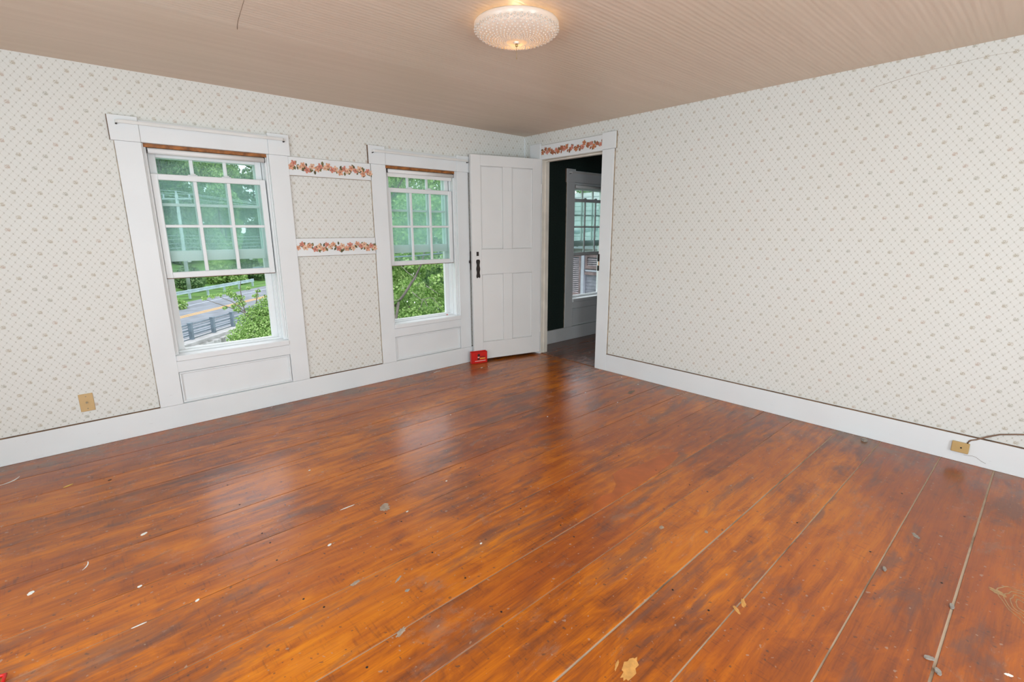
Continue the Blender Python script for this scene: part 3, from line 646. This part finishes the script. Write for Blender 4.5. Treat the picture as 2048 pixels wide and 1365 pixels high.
def chip(kind, label, cat, x, y_, l, w, rz, mat, bend=0, group=None, h=.0012):
    b = newbm(); N = 7; rn = random.Random(int(1000*(x*7+y_*3))); top = []; bot = []
    for i in range(N+1):
        f = i/N-.5; yy = bend*(f*f*4-1)*l*.5; ww = w*.5*(1-.75*(abs(f)*2)**3)*rn.uniform(.75, 1.2); top.append((f*l, yy+ww)); bot.append((f*l, yy-ww))
    prism(b, top[::-1]+bot, h, .0006); o = obj(kind, b, mat, None, local=True); o.location = (x, y_, 0); o.rotation_euler.z = rz
    tag(o, label, cat, group); return o
chip('paint_strip', 'curved white strip of paint near the window wall baseboard', 'paint strip', -4.279, -.290, .105, .008, .75, 'chip_white', .35)
chip('paint_strip', 'short curved white strip on an orange floorboard seam', 'paint strip', -3.983, -1.521, .060, .005, 1.25, 'chip_white', .25)
chip('paint_strip', 'straight white sliver stuck in a dark floorboard seam', 'paint strip', -3.849, -2.068, .045, .006, .0, 'chip_white')
chip('paint_strip', 'long white sliver lodged in a seam before the windows', 'paint strip', -2.975, -1.838, .075, .006, .0, 'chip_white')
chip('paint_chip', 'small yellow chip near the window wall baseboard', 'chip', -4.033, -.587, .045, .012, .45, 'chip_yellow')
chip('paint_chip', 'black speck of grit near the window wall baseboard', 'chip', -3.857, -.660, .018, .010, .35, 'dark_metal')
CG = 'paint chips scattered on the floor'
def white(lab, *spots):
    for x, y_, l, w, rz in spots: chip('paint_chip', lab, 'chip', x, y_, l, w, rz, 'chip_white', 0, CG if len(spots) > 1 else None)
white('oval white paint chip on a bright orange floorboard', (-3.772, -1.414, .028, .016, .5))
white('white smudge of paint on a worn floorboard', (-4.146, -1.587, .026, .018, 1.0))
white('tiny white paint chip resting on a floorboard seam', (-3.825, -1.827, .016, .012, .3), (-3.67, -2.068, .016, .010, .6), (-3.162, -2.076, .020, .012, .4), (-2.768, -2.076, .014, .009, .2))
white('tiny white paint chip in the middle of the floor', (-2.975, -1.31, .014, .010, .4), (-1.854, -1.143, .012, .008, .3), (-2.449, -1.956, .012, .008, .2), (-2.652, -2.525, .012, .008, .2), (-1.334, -1.667, .012, .008, .3))
white('white paint flakes beside the baseboard under the window nearest the door', (-1.306, -.098, .065, .010, .3), (-1.26, -.092, .04, .008, .1))
white('white paint chip on the floor before the red box', (-.867, -.282, .034, .010, .2), (-.792, -.300, .012, .010, .5))
white('white paint chip by the baseboard near the doorway', (-.162, -1.678, .016, .010, .3), (-.094, -1.448, .020, .009, .9), (-.692, -1.503, .020, .008, .2), (-.69, -1.837, .014, .008, .4))
white('pale chip on the board carrying the ringed knot', (-1.828, -4.163, .022, .011, 2.0))
chip('plaster_crumb', 'grey plaster crumb by the baseboard of the door wall', 'crumb', -.088, -3.385, .040, .030, .3, 'chip_grey', 0, None, .014)
for x, y_, rz, lab in ((-1.521, -3.781, .3, 'silvery crumb on a brown floorboard before the phone jack'), (-1.584, -3.999, .2, 'pale crumb lodged in the widest seam'), (-1.98, -4.012, .5, 'grey flake beside the widest seam'), (-1.936, -3.984, 2.0, 'small tan flake beside the widest seam')):
    chip('debris_crumb', lab, 'crumb', x, y_, .028, .014, rz, 'chip_grey', 0, None, .006)
# bare splintered patches, scrapes and stains in the boards
def patch(x, y_, l, w, rz, mat, name='bare_patch', h=.0006, seed=0):
    b = newbm(); rn = random.Random(int(900*x)+seed); P_ = []
    for i in range(22):
        a = 2*PI*i/22; k = rn.uniform(.66, 1.12); P_.append((l*.5*k*math.cos(a), w*.5*k*math.sin(a)))
    prism(b, P_, h, .0001); o = obj(name, b, mat, None, local=True); o.location = (x, y_, 0); o.rotation_euler.z = rz; o.parent = floor; return o
patch(-2.691, -3.346, .120, .045, .25, 'bare_patch'); patch(-2.715, -3.312, .045, .009, .4, 'bare_patch'); patch(-2.139, -3.470, .055, .018, .5, 'bare_patch'); patch(-2.191, -3.467, .050, .014, .9, 'bare_patch')
patch(-2.834, -1.967, .075, .055, 1.2, 'scrape_grey', 'scrape'); patch(-3.182, -2.384, .05, .020, .2, 'scrape_grey', 'scrape'); patch(-3.041, -2.479, .05, .010, .5, 'scrape_grey', 'scrape'); patch(-3.167, -2.723, .050, .022, .4, 'scrape_grey', 'scrape'); patch(-.392, -1.761, .14, .045, .2, 'scrape_brown', 'scrape'); patch(-1.943, -3.004, .030, .024, .4, 'scrape_grey', 'scrape'); patch(-1.82, -3.164, .024, .018, .4, 'scrape_grey', 'scrape')
patch(-3.048, -2.56, .022, .016, .4, 'chip_grey', 'knot'); patch(-1.137, -3.822, .050, .022, .6, 'chip_grey', 'knot'); patch(-1.353, -4.109, .060, .030, 1.2, 'knot_wood', 'knot')
b = newbm(); prism(b, [(-2.10, -2.713), (-2.02, -2.660), (-1.93, -2.640), (-1.86, -2.655), (-1.78, -2.625), (-1.70, -2.540), (-1.61, -2.530), (-1.50, -2.575), (-1.38, -2.585), (-1.22, -2.595), (-1.15, -2.640), (-1.30, -2.690), (-1.60, -2.706), (-1.90, -2.711)], .0005, .0001); o = obj('lacquer_stain', b, 'red_lacquer', None); o.parent = floor
# carved-looking knot rings in the last board at right
for r in (.022, .040, .058, .078):
    b = newbm(); N = 28; rings = []
    for i in range(N):
        a = 2*PI*i/N; k = 1+.10*math.sin(3*a+r*60)+.05*math.sin(7*a); rings.append(((r+.003)*1.5*k*math.cos(a), (r+.003)*.72*k*math.sin(a), (r-.001)*1.5*k*math.cos(a), (r-.001)*.72*k*math.sin(a)))
    A = [b.verts.new((p[0], p[1], .0004)) for p in rings]; B = [b.verts.new((p[2], p[3], .0004)) for p in rings]
    for i in range(N): b.faces.new((A[i], A[(i+1) % N], B[(i+1) % N], B[i]))
    o = obj('knot_ring', b, 'knot_wood', None, local=True); o.location = (-1.385, -4.175, 0); o.rotation_euler.z = .3; o.parent = floor
rp = newbm(); tube(rp, [(-4.25, -2.06, .006), (-4.21, -2.035, .010), (-4.185, -2.045, .012), (-4.19, -2.075, .008), (-4.23, -2.09, .006)], .006, 8)
tag(obj('red_ribbon', rp, 'red_plastic', None, True), 'loop of red cord lying on the floorboards', 'cord')
# nail heads in the boards
nh = bpy.data.meshes.new('nail_head'); b = newbm(); prism(b, [(.0042*math.cos(2*PI*i/8), .0042*math.sin(2*PI*i/8)) for i in range(8)], .0006, .0001); bmesh.ops.recalc_face_normals(b, faces=b.faces[:]); b.to_mesh(nh); b.free(); nh.materials.append(MT['dark_metal'])
rn = random.Random(4)
for k in range(4, 14):
    for xx in (-3.35, -2.83, -2.30, -1.45, -.75):
        for e in (seams[k]-.05, seams[k+1]+.05):
            if rn.random() < .62: link('nail_head', nh, None, floor, (xx+rn.uniform(-.03, .03), e+rn.uniform(-.012, .012), 0))

# ------------------------------------------------------------------ outdoors
GZ = -3.8
n45 = Vector((-.7071, .7071, 0)); d45 = Vector((.7071, .7071, 0))
def rd(tt, nn, z): v = d45*tt + n45*nn; return Vector((v.x, v.y, z))
def strip(name, mat, t0, t1, n0, n1, z0, z1, parent=None):
    b = newbm(); vs_ = bx(b, t0, t1, n0, n1, z0, z1)
    for v in vs_: w = rd(v.co.x, v.co.y, v.co.z); v.co = w
    return obj(name, b, mat, parent)
b = newbm(); bx(b, -60, 90, 1.2, 15.0, GZ-1.9, GZ-1.5); tag(obj('yard_ground', b, 'grass'), 'green yard below the windows', 'ground')['kind'] = 'structure'
# ground under and beyond the road rises to a wooded hill
b = newbm(); N = 28; V = []
for i in range(N+1):
    for j in range(N+1):
        tt = -50+130*i/N; nn = 16.95+70*j/N; z = GZ-.05 + max(0, nn-30)*.22; w = rd(tt, nn, z+(.3*math.sin(tt*.6+nn) if nn > 30 else 0)); V.append(b.verts.new(w))
for i in range(N):
    for j in range(N): b.faces.new((V[i*(N+1)+j], V[(i+1)*(N+1)+j], V[(i+1)*(N+1)+j+1], V[i*(N+1)+j+1]))
struct(obj('hillside', b, 'grass'), 'green bank and hillside beyond the road')
struct(strip('road', 'asphalt', -40, 70, 16.9, 26.0, GZ-.04, GZ), 'two-lane grey road with a yellow centre line')
rdo = bpy.data.objects['road']
strip('yellow_line', 'road_yellow', -40, 70, 21.48, 21.63, GZ, GZ+.01, rdo); strip('yellow_line', 'road_yellow', -40, 70, 21.82, 21.97, GZ, GZ+.01, rdo)
strip('white_line', 'road_white', -40, 70, 24.5, 24.62, GZ, GZ+.01, rdo); strip('white_line', 'road_white', -40, 70, 17.7, 17.85, GZ, GZ+.01, rdo)
strip('tar_seam', 'tar', 16, 40, 19.3, 19.38, GZ, GZ+.006, rdo)
kb = struct(strip('kerb', 'concrete', -40, 70, 16.0, 16.9, GZ-.3, GZ+.06), 'concrete kerb carrying the bridge railing'); struct(strip('retaining_wall', 'stained_concrete', -40, 70, 15.7, 16.0, GZ-1.9, GZ-.10), 'stained concrete retaining wall below the road')
# bridge railing
base0 = Vector((-.07, 23.31, 0)); t00 = base0.dot(d45); n00 = 16.52
br0 = empty('bridge_railing', tuple(rd(t00, n00, GZ+.06))); tag(br0, 'grey steel bridge railing with posts along the near road edge', 'railing')
for k in range(-3, 9):
    tt = t00 + 1.62*k
    strip('post', 'rail_steel', tt-.07, tt+.07, n00-.10, n00+.06, GZ+.06, GZ+.84, br0)
    strip('post_cap', 'rail_steel', tt-.10, tt+.10, n00-.11, n00+.07, GZ+.84, GZ+.88, br0)
for z, h, m in ((.76, .045, 'rail_steel'), (.64, .03, 'rail_steel'), (.48, .06, 'rail_steel'), (.35, .03, 'rail_steel'), (.24, .05, 'rail_steel'), (.07, .025, 'rail_steel')):
    strip('rail', m, t00-5, t00+13.2, n00+.06, n00+.11, GZ+z, GZ+z+h, br0)
# far guard rail
g0 = empty('guard_rail', tuple(rd(30, 26.9, GZ))); tag(g0, 'pale galvanised guard rail on the far side of the road', 'guard rail')
strip('beam', 'guard_steel', 24, 39.4, 26.86, 26.90, GZ+.64, GZ+.73, g0); strip('beam', 'guard_steel', 24, 39.4, 26.90, 26.94, GZ+.56, GZ+.64, g0); strip('beam', 'guard_steel', 24, 39.4, 26.86, 26.90, GZ+.46, GZ+.56, g0)
for k in range(8): strip('post', 'guard_steel', 24.3+2.14*k, 24.42+2.14*k, 26.94, 27.08, GZ, GZ+.72, g0)
# utility pole and wires
UP = Vector((3.25, 44.7, 0))
u0 = empty('utility_pole', (UP.x, UP.y, GZ)); tag(u0, 'pale utility pole with a crossarm beyond the road', 'utility pole')
b = newbm(); tube(b, [(UP.x, UP.y, GZ), (UP.x+.1, UP.y, 4.25)], .16, 10, .115); obj('pole', b, 'pole_wood', u0, True)
b = newbm(); c0 = Vector((UP.x+.09, UP.y, 3.90)); ax = Vector((.745, -.668, 0)); tube(b, [c0-ax*1.15, c0+ax*1.15], .085, 6); obj('crossarm', b, 'pole_wood', u0)
for s_ in (-1.05, 0, 1.05):
    b = newbm(); pz = c0+ax*s_; tube(b, [pz+Vector((0, 0, .06)), pz+Vector((0, 0, .36 if s_ else .62))], .07, 8); obj('insulator', b, 'road_white', u0)
for z, off in ((4.28, -1.05), (4.55, 0), (4.28, 1.05), (1.05, 0), (.75, .1), (.40, -.1), (.05, 0)):
    b = newbm(); base = Vector((UP.x, UP.y, z)) + ax*off; pts = []
    for i in range(-8, 9):
        f = i/8; pts.append(base + d45*f*22 + Vector((0, 0, .9*(f*f*1.0-abs(f)*1.1))))
    tube(b, pts, .016, 5); o = obj('wire', b, 'wire', u0)

# foliage
def leaf_cloud(name, clumps, nleaf, size, mat, seed, inner=.55):
    """a mesh of separate leaf quads spread through ellipsoid clumps ((cx,cy,cz,rx,ry,rz), ...)"""
    r = np.random.RandomState(seed); cl = np.array(clumps); vol = (cl[:, 3]*cl[:, 4]*cl[:, 5])**(2/3); pk = r.choice(len(cl), nleaf, p=vol/vol.sum())
    d = r.normal(size=(nleaf, 3)); d /= np.linalg.norm(d, axis=1)[:, None]; rad = inner + (1-inner)*r.rand(nleaf)**.6
    P_ = cl[pk, :3] + d*cl[pk, 3:]*rad[:, None]
    nrm = d*.7 + r.normal(size=(nleaf, 3))*.55 + np.array([0, 0, .45]); nrm /= np.linalg.norm(nrm, axis=1)[:, None]
    a = np.cross(nrm, r.normal(size=(nleaf, 3))); a /= np.linalg.norm(a, axis=1)[:, None]; bb = np.cross(nrm, a)
    sz = size*(.6+.8*r.rand(nleaf))[:, None]
    V_ = np.stack([P_-a*sz*.5, P_+bb*sz*.32, P_+a*sz*.5, P_-bb*sz*.32+nrm*sz*.08], 1).reshape(-1, 3)
    me = bpy.data.meshes.new(name); me.vertices.add(nleaf*4); me.vertices.foreach_set('co', V_.ravel().astype(np.float32))
    me.loops.add(nleaf*4); me.loops.foreach_set('vertex_index', np.arange(nleaf*4, dtype=np.int32)); me.polygons.add(nleaf)
    me.polygons.foreach_set('loop_start', np.arange(0, nleaf*4, 4, dtype=np.int32)); me.polygons.foreach_set('loop_total', np.full(nleaf, 4, dtype=np.int32))
    me.update(); me.validate(); me.materials.append(MT[mat]); return me
def crown_clumps(seed, w, h0, h1, n_=26):
    r = random.Random(seed); out = []
    for i in range(n_):
        f = r.random(); z = h0+(h1-h0)*f; k = math.sin(PI*(.12+.80*f))**.6; a = r.uniform(0, 2*PI); q = w*k*math.sqrt(r.random())*.80; s_ = r.uniform(.20, .34)*w
        out.append((q*math.cos(a), q*math.sin(a), z, s_, s_, s_*.72))
    return out
def trunk_mesh(name, h, r0, seed, mat='bark'):
    r = random.Random(seed); b = newbm(); tube(b, [(0, 0, -.3), (.1, .05, h*.3), (.0, .12, h*.6), (.15, 0, h)], r0, 8, r0*.35)
    for i in range(5):
        z = h*r.uniform(.35, .9); a = r.uniform(0, 6.28); l = h*.25; tube(b, [(.05, .05, z), (l*.5*math.cos(a), l*.5*math.sin(a), z+l*.35), (l*math.cos(a), l*math.sin(a), z+l*.8)], r0*.35, 6, r0*.1)
    me = bpy.data.meshes.new(name); b.to_mesh(me); b.free(); me.materials.append(MT[mat]); return me
far = [leaf_cloud('crown', crown_clumps(11, 4.6, 1.2, 15.5, 44), 15000, .36, 'leaves_mid', 1), leaf_cloud('crown', crown_clumps(12, 4.2, .8, 14.0, 40), 14000, .34, 'leaves_bright', 2), leaf_cloud('crown', crown_clumps(13, 4.4, 1.0, 17.0, 46), 15000, .36, 'leaves_dark', 3)]
farlab = ['mid green broadleaf tree on the wooded hill', 'light green broadleaf tree on the wooded hill', 'dark green broadleaf tree on the wooded hill']
ftr = trunk_mesh('trunk', 11, .22, 5)
def tree(name, crown, trunk, loc, sc, rz, label, group=None, tall=1.0):
    e = empty(name, loc, rz); e.scale = (sc, sc, sc*tall); tag(e, label, 'tree', group)
    link('crown', crown, None, e); link('trunk', trunk, None, e); return e
rn = random.Random(21)
def hz(nn): return GZ-.05+max(0, nn-30)*.22
row = []
for nn, t0_, t1_, st_ in ((39.5, 20, 66, 8.6), (48.5, 16, 76, 8.8), (58, 14, 88, 9.2)):
    tt = t0_
    while tt < t1_: row.append((tt+rn.uniform(-.4, .4), nn+rn.uniform(-.5, .5))); tt += st_
for i, (tt, nn) in enumerate(row):
    k = rn.choice((0, 0, 1, 2)); p_ = rd(tt, nn, hz(nn)-.6); tree('broadleaf_tree', far[k], ftr, p_, rn.uniform(.78, 1.0), rn.uniform(0, 6.28), farlab[k], ('mid green', 'light green', 'dark green')[k] + ' trees on the hill beyond the road', 1.3)
# roadside shrubs behind the guard rail
shr = leaf_cloud('foliage', [(r_*math.cos(a), r_*math.sin(a), z, .8, .8, .65) for r_, a, z in ((0, 0, .9), (.9, 0, .7), (.9, 2.1, .75), (.9, 4.2, .6), (.4, 1, 1.5))], 3200, .20, 'leaves_bright', 8)
shr2 = leaf_cloud('foliage', [(r_*math.cos(a), r_*math.sin(a), z, .9, .9, .7) for r_, a, z in ((0, 0, 1.0), (1., .7, .8), (1., 2.6, .8), (1., 4.6, .7), (.4, 1, 1.8))], 3200, .20, 'leaves_dark', 9)
stm = newbm(); tube(stm, [(0, 0, -.2), (.1, 0, 1.2)], .06, 6, .03); stmm = bpy.data.meshes.new('stem'); stm.to_mesh(stmm); stm.free(); stmm.materials.append(MT['bark'])
def shrub(loc, sc, mesh, label, group=None):
    e = empty('shrub', loc, rn.uniform(0, 6)); e.scale = (sc,)*3; tag(e, label, 'shrub', group); link('foliage', mesh, None, e); link('stem', stmm, None, e); return e
for i in range(10):
    tt = 20.5+i*4.9+rn.uniform(-.2, .2) + (1.0 if i > 2 else -1.6); nn = 30.9+rn.uniform(-.2, .4); k = i % 2
    shrub(rd(tt, nn, GZ-.1), rn.uniform(.9, 1.3), (shr, shr2)[k], ('bright green roadside shrub beyond the guard rail', 'dark green roadside shrub beyond the guard rail')[k], ('bright', 'dark')[k] + ' roadside shrubs')
shrub(rd(25.6, 25.0, GZ-.4), .8, shr, 'leafy bush overhanging the start of the guard rail')
for tt, nn, sc in ((17.0, 14.4, .48), (18.9, 14.4, .42), (20.7, 14.4, .42), (15.0, 14.3, .5)):
    shrub(rd(tt, nn, GZ-1.6), sc, shr, 'low weed clump at the foot of the retaining wall', 'weeds at the retaining wall')

# large bush in front of the bridge railing with thin bare twigs reaching over the road
def cpt(x, y_, dep): 
    v = fw + rt2*((x-1024)/FPX) - up2*((y_-682.5)/FPX); return CAM + v*dep
bb_ = cpt(512, 700, 14.0); bb_.z = GZ-1.6
big = empty('large_bush', bb_); tag(big, 'large bright green bush in front of the bridge railing', 'bush')
def rel(x, y_, dep): v = cpt(x, y_, dep) - bb_; return (v.x, v.y, v.z)
cl = []
for x, y_, dep, r_ in ((500, 668, 14, .45), (478, 674, 13.6, .33), (525, 660, 14, .5), (540, 640, 14.5, .5), (515, 640, 14.4, .42), (495, 645, 14.2, .35), (532, 620, 14.6, .40), (548, 610, 14.8, .45), (510, 622, 14.5, .26), (485, 690, 13.6, .4), (520, 690, 13.6, .5), (550, 680, 13.8, .5), (500, 715, 13.5, .6), (540, 715, 13.5, .6), (565, 650, 14.6, .6)):
    cl.append((*rel(x, y_, dep), r_, r_, r_*.8))
link('foliage', leaf_cloud('foliage', cl, 16000, .062, 'leaves_bright', 31, .45), None, big)
cl = [(*rel(x, y_, dep), r_, r_, r_*.7) for x, y_, dep, r_ in ((478, 596, 14.3, .16), (465, 590, 14.2, .14), (455, 586, 14.2, .12), (440, 590, 14.2, .10), (425, 594, 14.2, .10), (408, 597, 14.2, .09), (482, 608, 14.3, .14), (470, 612, 14.3, .12), (450, 616, 14.2, .08), (512, 592, 14.6, .12), (497, 577, 14.5, .08), (516, 582, 14.6, .08), (475, 620, 14.2, .12), (460, 577, 14.2, .10))]
link('twig_leaves', leaf_cloud('twig_leaves', cl, 1300, .055, 'leaves_bright', 33, .1), None, big)
for pts in (((505, 640, 14.2), (484, 624, 14.2), (455, 614, 14.2), (430, 606, 14.2), (412, 600, 14.2)), ((500, 636, 14.2), (480, 615, 14.2), (462, 603, 14.2), (440, 595, 14.2)), ((490, 625, 14.3), (484, 600, 14.3), (480, 575, 14.3), (482, 562, 14.3)), ((487, 610, 14.3), (470, 585, 14.3)), ((512, 612, 14.5), (514, 590, 14.5), (516, 578, 14.5))):
    b = newbm(); tube(b, [rel(*q) for q in pts], .016, 6, .006); obj('twig', b, 'bark', big, local=True)

# trees close outside the window beside the door
nt0 = cpt(788, 720, 11.0); nt0.z = GZ-1.6
nt = empty('leaning_tree', nt0); tag(nt, 'tree with a bare leaning trunk close outside the window', 'tree')
def rl2(x, y_, dep): v = cpt(x, y_, dep) - nt0; return (v.x, v.y, v.z)
b = newbm(); tube(b, [(0, 0, -.2), rl2(790, 660, 11), rl2(793, 632, 11), rl2(797, 605, 11), rl2(801, 599, 11), rl2(810, 587, 11), rl2(823, 566, 11), rl2(830, 556, 11), rl2(836, 543, 11), rl2(842, 530, 11), rl2(850, 500, 11), rl2(862, 440, 11.1)], .036, 8, .020); obj('trunk', b, 'bark_pale', nt, True, local=True)
for pts in (((800, 600), (792, 601), (784, 606)), ((824, 584), (833, 592), (843, 600), (851, 603)), ((866, 598), (872, 604), (883, 613)), ((853, 572), (866, 581), (877, 588)), ((845, 602), (842, 612), (836, 622)), ((851, 603), (855, 613), (852, 618)), ((830, 556), (815, 545), (800, 530)), ((843, 600), (858, 596), (870, 597))):
    b = newbm(); tube(b, [rl2(*q, 11) for q in pts], .0085, 6, .004); obj('branch', b, 'bark_branch', nt, True, local=True)
rr = random.Random(3); cl = []
for i in range(54):
    x, y_, dep = rr.uniform(765, 915), rr.uniform(395, 615), rr.uniform(10.6, 12.8); r_ = rr.uniform(.16, .34); cl.append((*rl2(x, y_, dep), r_, r_, r_*.7))
for i in range(9):
    x, y_ = 770+i*16, rr.uniform(622, 640); cl.append((*rl2(x, y_, 11.6), .28, .28, .2))
link('crown', leaf_cloud('crown', cl, 9000, .075, 'leaves_bright', 41, .2), None, nt)
near = [leaf_cloud('crown', crown_clumps(31, 2.5, .6, 8.2, 44), 22000, .125, 'leaves_mid', 51, .4), leaf_cloud('crown', crown_clumps(32, 2.5, .5, 9.0, 44), 22000, .125, 'leaves_dark', 52, .4), leaf_cloud('crown', crown_clumps(33, 2.4, .5, 7.2, 44), 22000, .125, 'leaves_bright', 53, .4)]
ntr = trunk_mesh('trunk', 6.5, .12, 6)
NL = ['mid green tree in the thicket outside the window', 'dark green tree in the thicket outside the window', 'light green tree in the thicket outside the window']
for x, dep, k, sc in ((765, 16.6, 2, .92), (1005, 14.8, 0, .95), (918, 19.6, 1, .88), (790, 23.5, 0, 1.0), (945, 27.0, 2, 1.1), (868, 31.5, 0, 1.15)):
    p_ = cpt(x, 600, dep); p_.z = GZ-1.7; tree('thicket_tree', near[k], ntr, p_, sc, rr.uniform(0, 6.28), NL[k], ('mid green', 'dark green', 'light green')[k] + ' thicket trees', 1.55)
b = newbm(); A_, B_ = cpt(740, 517, 8.2), cpt(935, 501, 8.2); tube(b, [A_+(A_-B_)*1.2, A_, (A_+B_)/2+Vector((0, 0, -.02)), B_, B_+(B_-A_)*1.2], .012, 8)
tag(obj('service_cable', b, 'rail_steel', None, True), 'pale service cable crossing outside the window beside the door', 'cable')

# weathered ell of the house with louvred shutters, opposite the green room's window
el = empty('shuttered_ell', (3.5, 3.6, GZ-1.6)); tag(el, 'weathered building wing with louvred shutters and shingled roof', 'building')
EX = 3.42
for k in range(46):                                  # clapboards
    z = -1.55+.065*k
    if z > 1.02: break
    b = newbm(); v = bx(b, EX, EX+.02, .9, 5.0, z, z+.068)
    for q in v:
        if q.co.x < EX+.01 and q.co.z < z+.01: q.co.x -= .010
    obj('clapboard', b, 'clapboard_grey', el)
box('wall_core', 'clapboard_grey', el, EX+.021, 6.2, .9, 5.0, GZ-1.6, 1.03)
box('fascia', 'trim_grey', el, EX-.16, EX-.13, .8, 5.1, 1.03, 1.15); box('soffit', 'weathered_red', el, EX-.13, EX+.02, .8, 5.1, 1.03, 1.05); box('frieze', 'weathered_red', el, EX-.03, EX-.012, .9, 5.0, .93, 1.03)
for k in range(26):                                  # shingle courses
    x = EX-.20+.115*k; z = 1.15+.0965*k; b = newbm(); v = bx(b, 0, .16, .8, 5.1, 0, .016)
    M4 = Matrix.Translation((x, 0, z)) @ Matrix.Rotation(-math.atan2(.0965, .115)+.07, 4, 'Y')
    bmesh.ops.transform(b, matrix=M4, verts=b.verts[:]); obj('shingle_course', b, 'roof_shingle', el)
    if x > 4.25: break
box('ridge_cap', 'road_white', el, 4.24, 4.42, .8, 5.1, 1.93, 2.02)
def shutter(y0, y1, z0, z1, tilt_):
    b = newbm(); bx(b, EX-.055, EX-.02, y0, y0+.045, z0, z1); bx(b, EX-.055, EX-.02, y1-.045, y1, z0, z1); bx(b, EX-.055, EX-.02, y0+.045, y1-.045, z0, z0+.06); bx(b, EX-.055, EX-.02, y0+.045, y1-.045, z1-.05, z1)
    sh = obj('shutter', b, 'weathered_red', el)
    z = z0+.07
    while z < z1-.06:
        b = newbm(); bx(b, -.0125, .0125, y0+.045, y1-.045, -.0035, .0035); bmesh.ops.transform(b, matrix=Matrix.Translation((EX-.036, 0, z)) @ Matrix.Rotation(tilt_, 4, 'Y'), verts=b.verts[:])
        o = obj('louvre', b, 'louvre_paint', el); o.parent = sh; z += .0375
    return sh
shutter(2.005, 2.46, .12, .92, -.75); shutter(1.42, 1.905, .655, .92, -.75)
box('corner_board', 'trim_grey', el, EX-.075, EX-.012, 1.915, 1.985, .10, .925); box('drip_board', 'weathered_red', el, EX-.06, EX-.012, 1.30, 1.905, .545, .60); box('drip_board', 'trim_grey', el, EX-.05, EX-.012, 1.30, 1.905, .605, .640)
b = newbm(); tube(b, [(EX-.25, 2.25, 1.16), (EX-.25, 2.25, 1.36)], .045, 8); tube(b, [(EX-.25, 2.22, 1.34), (EX-.30, 1.9, 1.33), (EX-.35, 1.4, 1.40)], .035, 8); obj('vent_pipe', b, 'rail_steel', el, True)
for x, y_, k in ((11.0, 8.6, 1), (16.0, 12.5, 0), (20.5, 16.5, 2)):
    tree('thicket_tree', near[k], ntr, (x, y_, -3.2), .80, rr.uniform(0, 6), ['mid green tree behind the shuttered wing', 'dark green tree behind the shuttered wing', 'light green tree behind the shuttered wing'][k], ('mid green', 'dark green', 'light green')[k] + ' trees behind the wing')
